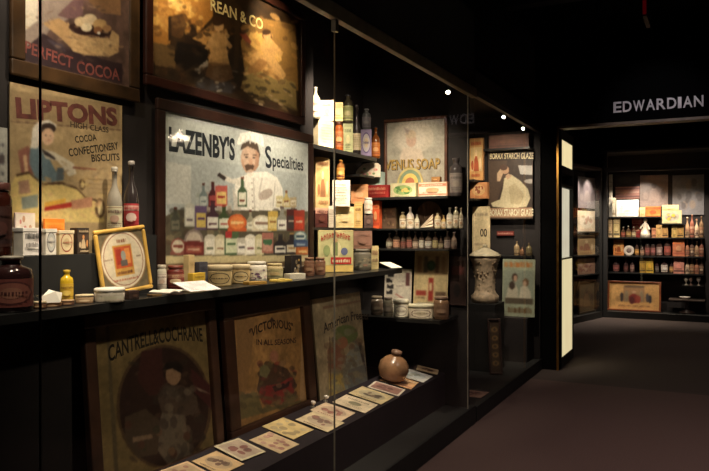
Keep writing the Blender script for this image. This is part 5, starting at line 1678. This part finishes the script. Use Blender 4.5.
# framed strip sign leaning on the pedestal
p = at_y(491, HOR, 6.22)
P = Poster('picture', 'narrow dark framed picture with gold lettering leaning against the black pedestal', (p.x, 6.19, ZF + .002), .0, .12, .50, lean=-.16, cat='picture', frame=M((60, 44, 34), .4), fw=.018, fd=.02, ground=(72, 56, 42), roll=-.09)
for i in range(5):
    P.local(ell(.06, .1 + .075 * i, .03, .024, 12), (150, 112, 60))
    P.local(ell(.06, .1 + .075 * i, .015, .012, 10), (72, 56, 42))
P.done()
# two girls poster
p0, p1 = at_y(502, HOR, 7.03), at_y(535.5, HOR, 7.03)
P = Poster('poster', 'pale green poster of two girls with orange lettering, near the portal post', (p0.x, 7.04, .547), 0, p1.x - p0.x - .01, EYE - (259 - HOR) * depth(p0) / F_PX - .547, lean=-.06, ground=(164, 172, 148), thick=.012)
P.z(465, 205, 4.71)
W_, H_ = P.w, P.h
P.lines(.06 * W_, .94 * W_, .86 * H_, .1 * H_, (196, 116, 50), 5)
P.local(rect(.05 * W_, .26 * H_, .95 * W_, .8 * H_), (150, 160, 140))
P.local([(.1 * W_, .3 * H_), (.2 * W_, .55 * H_), (.38 * W_, .6 * H_), (.5 * W_, .45 * H_), (.5 * W_, .3 * H_)], (206, 196, 170))
P.local([(.5 * W_, .3 * H_), (.56 * W_, .5 * H_), (.7 * W_, .58 * H_), (.86 * W_, .45 * H_), (.9 * W_, .3 * H_)], (216, 206, 180))
P.local(ell(.38 * W_, .68 * H_, .09 * W_, .075 * H_), (84, 60, 46))
P.local(ell(.4 * W_, .66 * H_, .055 * W_, .055 * H_), (206, 160, 130))
P.local(ell(.3 * W_, .54 * H_, .1 * W_, .07 * H_), (70, 52, 42))
P.local(ell(.72 * W_, .6 * H_, .09 * W_, .07 * H_), (120, 84, 54))
P.local(ell(.69 * W_, .58 * H_, .055 * W_, .05 * H_), (206, 166, 136))
P.local(rect(.1 * W_, .22 * H_, .95 * W_, .32 * H_), (96, 84, 66))
P.lines(.2 * W_, .92 * W_, .06 * H_, .11 * H_, (110, 76, 44), 6)
P.done()

# ------------------------------------------------------------------ portal sign and lit vitrine
pL, pR = at_y(613.5, HOR, PY), at_y(703.5, HOR, PY)
zc_ = at_y(658, 109.5, PY).z
t = thing('sign', 'raised white capital letters reading EDWARDIAN on the black portal header', 'sign', (pL.x, PY - .001, zc_))
adv = {'E': 6.7, 'D': 7.2, 'W': 9.4, 'A': 7.2, 'R': 7.2, 'I': 2.8, 'N': 7.2}
tot = sum(adv[c] for c in 'EDWARDIAN') + 8 * 1.2
x = 0
capH = .102
for ch in 'EDWARDIAN':
    w = adv[ch] / tot * (pR.x - pL.x)
    vs_, fs_ = text2d(ch)
    m = MB()
    n = len(vs_)
    m.add([(x + u * w, -.012, v * capH) for u, v in vs_] + [(x + u * w, 0, v * capH) for u, v in vs_], [f for f in fs_] + [tuple(i + n for i in f)[::-1] for f in fs_], M((206, 198, 200), .5))
    edges = {}
    for f in fs_:
        for i in range(len(f)):
            e = (f[i], f[(i + 1) % len(f)])
            if (e[1], e[0]) in edges:
                del edges[(e[1], e[0])]
            else:
                edges[e] = 1
    m.add([(x + u * w, -.012, v * capH) for u, v in vs_] + [(x + u * w, 0, v * capH) for u, v in vs_], [(a, a + n, b + n, b) for a, b in edges], M((206, 198, 200), .5))
    m.build('letter', t)
    x += w + 1.2 / tot * (pR.x - pL.x)

VX = -1.385
vit = thing('lit_cabinet', 'tall narrow cabinet with glowing cream panels inside the portal', 'cabinet', (VX, 7.75, 0))
V0, V1 = PY + .15, 8.08
part('carcass', MB().box(-1.75, VX, V0, V1, 0, .10, BLACK).box(-1.75, VX, V0, V1, 2.36, 2.46, BLACK).box(-1.75, -1.70, V0, V1, .10, 2.36, BLACK).box(-1.70, VX, V1 - .03, V1, .10, 2.36, BLACK).box(-1.70, VX, V0, V0 + .02, .1, 2.36, BLACK).box(-1.70, VX, V0 + .02, V1 - .03, 2.02, 2.09, BLACK).box(-1.70, VX, V0 + .02, V1 - .03, 1.87, 1.9, BLACK), vit)
part('upper_light_panel', MB().box(VX - .03, VX - .01, V0 + .02, V1 - .03, 2.09, 2.36, emitter('light_panel_upper', (255, 226, 170), .36)), vit)
part('middle_light_panel', MB().box(VX - .06, VX - .04, V0 + .02, V1 - .03, 1.12, 1.87, emitter('light_panel_middle', (250, 226, 196), .27, .12)), vit)
part('lower_light_panel', MB().box(VX - .03, VX - .01, V0 + .02, V1 - .03, .10, 1.12, emitter('light_panel_lower', (255, 228, 176), .30)), vit)
part('light_panel_edge', MB().box(VX - .04, VX - .005, V0 + .02, V1 - .03, 1.11, 1.125, M((200, 190, 170))), vit)

# ------------------------------------------------------------------ far room case
FY = 12.1
fc = thing('display_case', 'wide lit display case across the far room, seen through the portal', 'display case', (-.8, FY, 0))
part('carcass', MB().box(-1.62, .15, FY, FY + .62, 0, .10, BLACK).box(-1.62, .15, FY + .58, FY + .62, .10, 2.7, CASEB).box(-1.62, .15, FY, FY + .62, 2.7, 2.74, BLACK).box(-1.60, -1.54, FY - .01, FY + .05, 0, 2.74, BLACK).box(-.04, .15, FY, FY + .6, .1, 2.7, BLACK), fc)
part('fascia', MB().box(-1.60, .15, FY - .02, FY + .03, 2.38, 2.45, M((34, 28, 28), .6)), fc)
part('glass_pane', MB().add([(-1.54, FY + .02, .1), (-.04, FY + .02, .1), (-.04, FY + .02, 2.38), (-1.54, FY + .02, 2.38)], [(0, 1, 2, 3)], GLASS), fc)
FS = FY + .3          # where the goods stand


def zrow(py, px=650, Y=FS - .1):
    return at_y(px, py, Y).z


zs1, zs2, zs3, zs4 = zrow(216.5), zrow(237.5), zrow(256), zrow(273)
zsm = zrow(223.5)
for a, b, z in ((606, 660.5, zs1), (662, 684, zsm), (606, 704, zs2), (606, 704, zs3), (606, 704, zs4)):
    xa, xb = at_y(a, HOR, FS).x, at_y(b, HOR, FS).x
    part('shelf', MB().box(max(xa, -1.56), xb, FS - .13, FY + .58, z - .02, z, SHELF), fc)


def far_poster(label, x0, x1, yt, yb, ground, layers, Y=FY + .56, **k):
    a, b = at_y(x0, HOR, Y), at_y(x1, HOR, Y)
    kk = depth(a) / F_PX
    z0 = EYE - (yb - HOR) * kk
    P = Poster('poster', label, (a.x, Y, z0), 0, b.x - a.x, (yb - yt) * kk, ground=ground, **k)
    for pts, c in layers:
        P.local([(u * P.w, v * P.h) for u, v in pts], c)
    P.done()


def fig(pal, seed, style='figure'):
    return art(style, [pal[0]] + pal, seed)[1:]


far_poster('dim grey-brown portrait poster at the top of the far case', 640, 668, 175.5, 207, (128, 112, 106), fig([(120, 104, 98), (140, 120, 110), (96, 80, 74)], 1))
far_poster('dim blue-grey poster with crowded figures, topmost beside the dark post', 672.5, 704, 175.5, 215, (120, 118, 122), fig([(126, 118, 118), (140, 124, 112), (96, 90, 92)], 2, 'floral'))
far_poster('reddish striped poster above the bright white panel in the far case', 615.5, 639.5, 187, 199, (150, 104, 92), [(rect(0, .1, 1, .25), (110, 66, 60)), (rect(0, .45, 1, .6), (176, 130, 112)), (rect(0, .75, 1, .9), (116, 70, 64))])
far_poster('dark poster above the reddish striped one in the far case', 616, 639, 174, 186.5, (40, 36, 36), [(ell(.4, .5, .3, .3), (56, 50, 48))])


def far_top(x0, x1, z):
    up = [s_ - .024 for a, b, s_ in ((606, 662, zs1), (661, 684, zsm), (606, 704, zs2), (606, 704, zs3)) if s_ > z + .01 and a < (x0 + x1) / 2 < b]
    return min(up + [9.0])


def fb(label, x0, x1, yt, z, side, style, pal, seed, name='box', cat='box', Y=FS, dep=.12):
    BX(name, label, cat, x0, x1, yt, 'y', Y, z, side, style, pal, seed, dep, turn=0, simple=True, wk=.94, top=far_top(x0, x1, z))


def fbt(label, x0, x1, yt, z, body, cap, pal, seed, shape='round', name='bottle', Y=FS, cat='bottle', style='bands'):
    BT(name, label, cat, x0, x1, yt, 'y', Y, z, body, cap, style, pal, seed, shape=shape, simple=True, wk=.93, top=far_top(x0, x1, z))


# a white panel, brightly lit
fb('brightly lit white card on the top shelf of the far case', 616.5, 638.5, 200, zs1, (240, 236, 226), 'notice', [(244, 240, 230), (222, 214, 200)], 401, 'placard', 'placard', FS - .02, .02)
fb('narrow white upright strip card by the far case post', 609, 612.5, 174.5, zs1, (210, 204, 190), 'notice', [(214, 208, 196), (170, 160, 150)], 402, 'strip_card', 'card', FS + .1, .02)
fb('narrow cream box below the strip card on the far top shelf', 612.7, 615.8, 198, zs1, (206, 196, 176), 'bands', [(206, 196, 176), (190, 176, 150), (150, 130, 110), (210, 200, 180)], 403)
fb('small cream box next to the bright white card', 640, 645.5, 207.5, zs1, (226, 196, 140), 'bands', [(230, 200, 146), (236, 212, 164), (206, 170, 110), (230, 206, 150)], 404)
fb('orange box on the far top shelf', 646, 660.5, 206.5, zs1, (206, 116, 50), 'bands', [(214, 124, 56), (170, 70, 40), (226, 150, 80), (190, 90, 44)], 405)
zz = EYE + (HOR - 210.5) * depth(at_y(671, HOR, FS)) / F_PX
fb('yellow scenic box on the short middle shelf of the far case', 662.6, 681.5, 210.5, zsm, (204, 190, 146), 'scene', [(208, 196, 152), (180, 176, 156), (150, 140, 110), (226, 180, 70)], 406)
fb('cream box stacked on the yellow scenic box', 662.5, 678.5, 205, zz + .002, (206, 188, 140), 'bands', [(210, 192, 146), (220, 204, 160), (220, 186, 120), (236, 212, 156)], 407)
# second row
row = [('b', 609, 612.8, 216.8 + 1, (206, 176, 130), 'narrow tan box at the post end of the second far shelf'),
       ('b', 614, 620, 217.5, (222, 196, 140), 'tall cream box, second along the second far shelf'),
       ('t', 621, 625.5, 227, (190, 110, 90), 'pink-labelled bottle beside the tall cream box, far case'),
       ('t', 626, 631, 226, (206, 170, 110), 'yellow-labelled bottle on the second far shelf'),
       ('t', 631.5, 636, 227, (222, 200, 160), 'cream-labelled bottle below the red tin, far case')]
for i, (kd, a, b, yt, c, l) in enumerate(row):
    pal = [c, tuple(int(x * .75) for x in c), tuple(int(x * .5) for x in c), tuple(min(255, int(x * 1.1)) for x in c)]
    if kd == 'b':
        fb(l, a, b, yt, zs2, c, 'bands', pal, 420 + i, Y=FS - .03)
    else:
        fbt(l, a, b, yt, zs2, (110, 84, 66), (230, 220, 206), pal, 420 + i)
fb('red tin standing behind the bottles of the second far shelf', 632, 642.5, 217.5, zs2, (170, 50, 44), 'bands', [(180, 56, 48), (206, 110, 90), (140, 40, 40), (214, 150, 120)], 428, 'tin', 'tin', FS + .17, .06)
# figurine
pp, ww, hh = dims(639.5, 651, 218, 'y', FS - .03, zs2)
t = thing('figurine', 'bright white seated porcelain figurine in the far case', 'figurine', pp + Vector((0, 0, .001)), 0)
MB().lathe([(0, 0), (ww * .42, 0), (ww * .40, hh * .2), (ww * .32, hh * .38), (ww * .2, hh * .5), (ww * .26, hh * .66), (ww * .12, hh * .76), (ww * .08, hh * .79)], M((236, 220, 206), .35), 18).build('body', t)
MB().lathe([(0, hh * .77), (ww * .1, hh * .79), (ww * .19, hh * .87), (ww * .13, hh * .97), (0, hh)], M((240, 226, 212), .35), 14).build('head', t)
MB().tube((ww * .2, -.01, hh * .62), (ww * .36, -.06, hh * .4), .014, M((236, 220, 206), .35), 8).tube((-ww * .2, -.01, hh * .62), (-ww * .4, -.05, hh * .44), .014, M((236, 220, 206), .35), 8).build('arms', t)
for i, (a, b, yt, c, l) in enumerate(((652, 656, 228, (190, 130, 96), 'tan box just beyond the white figurine'), (656.5, 662, 225, (214, 176, 110), 'yellowish box in the middle of the second far shelf'), (662.5, 668, 224, (196, 150, 90), 'ochre box beneath the scenic box, far case'), (672, 677, 226, (222, 186, 110), 'pale gold box beneath the short shelf, far case'), (677.5, 683.5, 225, (206, 160, 90), 'gold box at the end of the second far shelf'))):
    pal = [c, tuple(int(x * .75) for x in c), tuple(int(x * .5) for x in c), tuple(min(255, int(x * 1.1)) for x in c)]
    fb(l, a, b, yt, zs2, c, ('bands', 'label')[i % 2], pal, 440 + i)
# third row
fb('orange picture card on the third far shelf', 613.5, 624, 239.5, zs3, (214, 130, 60), 'figure', [(222, 140, 70), (230, 160, 90), (176, 90, 44), (236, 190, 130)], 450, 'placard', 'placard', FS, .02)
p, w, h = dims(624, 634, 242.5, 'y', FS, zs3)
t = thing('plate', 'round white plate standing upright on the third far shelf', 'plate', (p.x, p.y, zs3 + .0006), 0)
pl = MB().lathe([(0, 0), (w * .3, 0), (w * .5, .016), (w * .49, .02), (w * .3, .006), (0, .006)], M((232, 224, 212), .3), 24)
pl.v = [(x, -z, y + w * .5) for x, y, z in pl.v]
pl.build('dish', t)
pt = MB().lathe([(0, .0065), (w * .24, .0065), (w * .24, .008), (0, .008)], M((150, 130, 124)), 20)
pt.v = [(x, -z, y + w * .5) for x, y, z in pt.v]
pt.build('printed_emblem', t)
third = [(634.8, 639, 240, (206, 150, 80), 'slim gold-labelled bottle beside the upright plate', 'tall'), (640, 644.5, 246, (170, 130, 110), 'short dim bottle past the slim gold one, far case', 'squat'), (645, 650, 244, (150, 90, 84), 'dark jar with pink label on the third far shelf', 'jar'), (650.5, 655.5, 244, (160, 100, 96), 'twin jar with rose label on the third far shelf', 'jar'),
         (656.5, 662.5, 241, (176, 150, 146), 'dark-capped jar with pale label under the ochre box', 'squat'), (664, 671, 240, (170, 90, 76), 'brick-red jar with glass shoulder on the third far shelf', 'squat')]
for i, (a, b, yt, c, l, sh) in enumerate(third):
    pal = [c, tuple(int(x * .75) for x in c), tuple(int(x * .5) for x in c), tuple(min(255, int(x * 1.1)) for x in c)]
    fbt(l, a, b, yt, zs3, (70, 54, 50), (60, 54, 52), pal, 460 + i, sh, 'jar' if sh == 'jar' else 'bottle', cat='jar' if sh == 'jar' else 'bottle')
fb('orange-topped box on the third far shelf near the glassware', 673, 684.5, 236, zs3, (190, 110, 76), 'bands', [(196, 120, 84), (220, 120, 60), (170, 90, 66), (210, 150, 110)], 470)
# fourth row
fourth = [('t', 613, 619.5, 258, (150, 90, 84), 'dark bottle with pink label, first on the lowest far shelf', 'round'), ('t', 623.5, 628.5, 257, (110, 66, 60), 'dark bottle second on the lowest far shelf', 'tall'), ('t', 630, 634.5, 260, (170, 130, 120), 'pale-labelled bottle third on the lowest far shelf', 'squat'),
          ('b', 640, 646, 258.5, (170, 130, 50), 'dull yellow tin on the lowest far shelf', ''), ('b', 646.6, 653.5, 258.5, (206, 166, 60), 'bright yellow tin on the lowest far shelf', ''), ('t', 655, 659, 256, (120, 110, 100), 'slim grey bottle beside the bright yellow tin', 'tall'), ('t', 661, 668, 259.5, (226, 214, 206), 'dark jar with bold white label on the lowest far shelf', 'squat'),
          ('b', 674, 684, 252, (206, 136, 120), 'pink carton at the end of the lowest far shelf', ''), ('t', 669.5, 673.5, 254, (206, 160, 100), 'amber bottle beside the pink carton', 'tall')]
for i, (kd, a, b, yt, c, l, sh) in enumerate(fourth):
    pal = [c, tuple(int(x * .75) for x in c), tuple(int(x * .5) for x in c), tuple(min(255, int(x * 1.1)) for x in c)]
    if kd == 'b':
        fb(l, a, b, yt, zs4, c, 'bands', pal, 480 + i, 'tin' if i < 6 else 'carton', 'tin' if i < 6 else 'carton')
    else:
        fbt(l, a, b, yt, zs4, (64, 48, 46), (70, 62, 60), pal, 480 + i, sh)
# tall glassware at the end
R_ = random.Random(77)
cl = [(206, 170, 130), (170, 110, 90), (226, 200, 170), (150, 120, 90), (196, 140, 110), (120, 96, 84)]
nm = ['tan', 'rust', 'cream', 'olive-brown', 'salmon', 'dark']
q = 0
for zrow_, tops, nmr in ((zs2, (217, 214.5, 219, 216), 'second-shelf'), (zs3, (240, 237.5, 241, 239), 'third-shelf'), (zs4, (258, 256.5, 259, 257), 'lowest-shelf')):
    for j, yt in enumerate(tops):
        a = 685.2 + j * 4.7
        c = cl[q % 6]
        fbt('%s %s bottle among those beside the dark post' % (nm[q % 6], nmr), a, a + 4.3, yt, zrow_, c, cl[(q + 2) % 6], [c, cl[(q + 1) % 6], (90, 66, 56), cl[(q + 3) % 6]], 500 + q, ('tall', 'round')[q % 2])
        q += 1
# shelf with little glasses, table with white dish, framed picture
zg_ = zrow(285.5, 694)
xa, xb = at_y(682, HOR, FS).x, at_y(704, HOR, FS).x
part('shelf', MB().box(xa, xb, FS - .13, FY + .58, zg_ - .015, zg_, SHELF), fc)
for j, (a, c, l) in enumerate(((684, (206, 190, 176), 'pale stemmed glass on the small low shelf, far case'), (688.8, (150, 120, 110), 'brownish stemmed glass on the small low shelf, far case'), (696.5, (196, 180, 170), 'pale pink stemmed glass under the bottles by the dark post'))):
    p, w, h = dims(a, a + 4.2, 277, 'y', FS - .05, zg_)
    o = MB().lathe([(0, 0), (w * .4, 0), (w * .36, .006), (w * .08, .01), (w * .08, h * .4), (w * .42, h * .55), (w * .5, h * .8), (w * .44, h), (w * .4, h * .98), (w * .3, h * .6), (0, h * .55)], M(c, .15, 0, .1, 14, .4), 14).build('goblet')
    o.location = (p.x, p.y, zg_ + .0006)
    tag(o, l, 'glass')
zt_ = zrow(299.5, 690)
tb = thing('table', 'small dark pedestal table inside the far case, under the glasses', 'table', (at_y(687, HOR, FS - .02).x, FS - .02, .1006))
MB().cbox((0, 0, zt_ - .1 - .012), (.52, .3, .024), M((92, 78, 72), .35)).build('table_top', tb, .004)
MB().lathe([(0, 0), (.12, 0), (.12, .02), (.03, .06), (.025, zt_ - .14), (.06, zt_ - .124), (0, zt_ - .124)], M((70, 56, 50), .4), 16).build('pillar', tb)
p, w, h = dims(680, 690, 296.5, 'y', FS - .06, zt_)
o = MB().lathe([(0, 0), (w * .3, 0), (w * .5, h * .7), (w * .52, h), (w * .46, h * .9), (w * .26, h * .3), (0, h * .3)], M((230, 222, 214), .25), 20).build('dish')
o.location = (p.x, p.y, zt_ + .0006)
tag(o, 'small white dish on the dark table in the far case', 'dish')
Pp = at_y(607.5, HOR, FY + .2)
kk = depth(Pp) / F_PX
P = Poster('picture', 'framed orange-tan picture of a party at table, at the foot of the far case', (Pp.x, FY + .2, .102), 0, at_y(661, HOR, FY + .2).x - Pp.x, EYE - (280.5 - HOR) * kk - .102, lean=-.12, cat='picture', frame=M((130, 74, 44), .4), fw=.028, fd=.03, ground=(214, 166, 104))
W_, H_ = P.w, P.h
P.local(rect(.3 * W_, .3 * H_, .7 * W_, .85 * H_), (176, 130, 84))
P.local(rect(.32 * W_, .78 * H_, .68 * W_, .86 * H_), (110, 84, 60))
for x, y, rx, ry, c in ((.36, .5, .04, .2, (150, 130, 96)), (.64, .5, .04, .2, (160, 136, 100)), (.5, .42, .1, .16, (150, 50, 44)), (.46, .36, .05, .13, (110, 44, 44)), (.27, .46, .035, .16, (70, 60, 60)), (.75, .46, .035, .15, (84, 76, 80)), (.8, .42, .03, .14, (60, 54, 60)), (.2, .4, .05, .1, (190, 140, 80)), (.5, .64, .04, .05, (206, 160, 120)), (.58, .4, .05, .13, (176, 70, 54))):
    P.local(ell(x * W_, y * H_, rx * W_, ry * H_, 14), c)
P.lines(.2 * W_, .8 * W_, .15 * H_, .05 * H_, (150, 96, 60), 3)
P.done()

# ------------------------------------------------------------------ corner case on the left of the far room
C0, C1 = Vector((-1.90, 10.9, 0)), Vector((-1.608, 12.05, 0))
cc = thing('display_case', 'narrow angled corner case of posters and boxes, beside the far case', 'display case', (C0.x, C0.y, 0), math.atan2(C1.y - C0.y, C1.x - C0.x))
CL = (C1 - C0).length
MB().box(0, CL, 0, .3, 0, .10, BLACK).box(0, CL, .27, .3, .1, 2.45, CASEB).box(0, .03, 0, .3, .1, 2.45, BLACK).box(CL - .05, CL, 0, .3, .1, 2.45, BLACK).box(0, CL, 0, .3, 2.40, 2.45, M((60, 48, 44), .5)).build('carcass', cc)
MB().add([(.03, .01, .1), (CL - .05, .01, .1), (CL - .05, .01, 2.4), (.03, .01, 2.4)], [(0, 1, 2, 3)], GLASS).build('glass_pane', cc)
CR = math.atan2(C1.y - C0.y, C1.x - C0.x)


def cpos(x, y, z):
    return cc.matrix_world @ Vector((x, y, z))


def crow(py, px=590):
    """height seen at that image row on the corner case's goods plane"""
    o, d = cpos(0, .10, 0), ray(px, py)
    n = Vector((-math.sin(CR), math.cos(CR), 0))
    return (CAMP + d * ((o - CAMP).dot(n) / d.dot(n))).z


def cx_(px):
    o, d = cpos(0, .10, 0), ray(px, HOR)
    n = Vector((-math.sin(CR), math.cos(CR), 0))
    h = CAMP + d * ((o - CAMP).dot(n) / d.dot(n))
    return (h - o).dot(Vector((math.cos(CR), math.sin(CR), 0)))


zq_ = [crow(231.5), crow(254.5), crow(273.5)]
for z in zq_:
    MB().box(.03, CL - .05, .03, .27, z - .02, z, SHELF).build('shelf', cc)


def cposter(label, a, b, yt, z0, ground, layers, y=.10, **k):
    xa, xb = max(.05, cx_(a)), min(CL - .07, cx_(b))
    z1 = crow(yt, (a + b) / 2)
    P = Poster('poster', label, cpos(xa, y, z0), CR, xb - xa, z1 - z0, ground=ground, **k)
    for pts, c in layers:
        P.local([(u * P.w, v * P.h) for u, v in pts], c)
    P.done()


cposter('dim grey poster at the top of the angled corner case', 578, 605, 178, crow(208.5), (112, 104, 108), fig([(104, 94, 98), (124, 112, 112), (90, 80, 84)], 11), .10)
cposter('pale cream show card on the upper shelf of the corner case', 577.5, 600, 211, zq_[0] + .001, (206, 190, 164), fig([(214, 200, 176), (196, 150, 130), (170, 150, 120)], 12, 'scene'))
cposter('tan figure poster on the second shelf of the corner case', 577.5, 605, 235, zq_[1] + .001, (180, 150, 104), fig([(170, 138, 94), (150, 96, 70), (206, 180, 136)], 13))
cposter('brown and pink card on the third shelf of the corner case', 577.5, 600, 258, zq_[2] + .001, (150, 116, 96), fig([(160, 126, 106), (130, 76, 66), (180, 150, 126)], 14, 'floral'))
cposter('dark framed poster at the foot of the corner case', 577.5, 604, 279, .102, (92, 78, 56), fig([(84, 72, 50), (110, 90, 60), (70, 56, 44)], 15), .10, frame=M((54, 40, 30), .4), fw=.03)

# ------------------------------------------------------------------ dim red sign by the ceiling, seen edge-on
p = at_y(646.5, 10, 5.0)
t = thing('exit_light', 'dim red light box hung from the ceiling above the corridor, seen edge-on', 'sign', (p.x, p.y, p.z - .08))
MB().box(-.012, .012, -.15, .15, 0, .16, M((40, 10, 12), .5)).tube((0, 0, .16), (0, 0, 3.4 - p.z + .08), .008, BLACK, 8).build('housing', t)
MB().box(-.011, .011, -.153, -.1505, .01, .15, emitter('red_glow', (150, 8, 22), .035)).build('red_lens', t)

# ------------------------------------------------------------------ case across the corridor, seen only mirrored in the long case's glass
oc = thing('display_case', 'case across the corridor, mirrored faintly in the long glass front', 'display case', (1.25, 4.3, 0))
part('carcass', MB().box(.62, 1.5, 3.5, 5.1, 0, .1, BLACK).box(1.46, 1.5, 3.5, 5.1, .1, 2.7, BLACK).box(.62, 1.46, 3.5, 3.54, .1, 2.7, BLACK).box(.62, 1.46, 5.06, 5.1, .1, 2.7, BLACK).box(.62, 1.5, 3.5, 5.1, 2.7, 2.74, BLACK), oc)
part('shelf', MB().box(.66, 1.46, 3.54, 5.06, 2.05, 2.07, SHELF), oc)


def mirror_at(px, py, X):
    """the point at depth X on this side of the glass whose image shows at that pixel"""
    q = at_x(px, py, 2 * GX - X)
    return Vector((X, q.y, q.z))


q = mirror_at(180, 153, .80)
t = thing('teapot', 'white lidded teapot mirrored in the glass over the chef poster lettering', 'teapot', (q.x, q.y, 2.0706), math.pi / 2)
WH = M((240, 236, 226), .3)
r = .092
MB().lathe([(0, 0), (r * .55, 0), (r * .6, .01), (r * .95, r * .45), (r, r * .75), (r * .8, r * 1.2), (r * .45, r * 1.4), (0, r * 1.42)], WH, 26).build('body', t)
MB().lathe([(0, r * 1.4), (r * .48, r * 1.4), (r * .4, r * 1.55), (r * .12, r * 1.66), (0, r * 1.66)], WH, 20).build('lid', t)
MB().lathe([(0, r * 1.65), (r * .11, r * 1.65), (r * .1, r * 1.72), (r * .16, r * 1.82), (0, r * 1.9)], WH, 14).build('lid_knob', [o for o in t.children if o.name.startswith('lid')][0])
MB().tube((r * .85, 0, r * .5), (r * 1.35, 0, r * .8), r * .2, WH, 10, r * .13).tube((r * 1.33, 0, r * .78), (r * 1.6, 0, r * 1.25), r * .13, WH, 10, r * .09).build('spout', t)
hd = MB()
pts = [(-r * .85, 0, r * 1.05), (-r * 1.3, 0, r * 1.2), (-r * 1.5, 0, r * .9), (-r * 1.35, 0, r * .55), (-r * .9, 0, r * .4)]
for a_, b_ in zip(pts, pts[1:]):
    hd.tube(a_, b_, r * .09, WH, 8)
hd.build('handle', t)
spot('opposite_case_lamp', (q.x - .1, q.y - .1, 2.62), (q.x, q.y, 2.12), 300, 40, .6, WARM, .02)
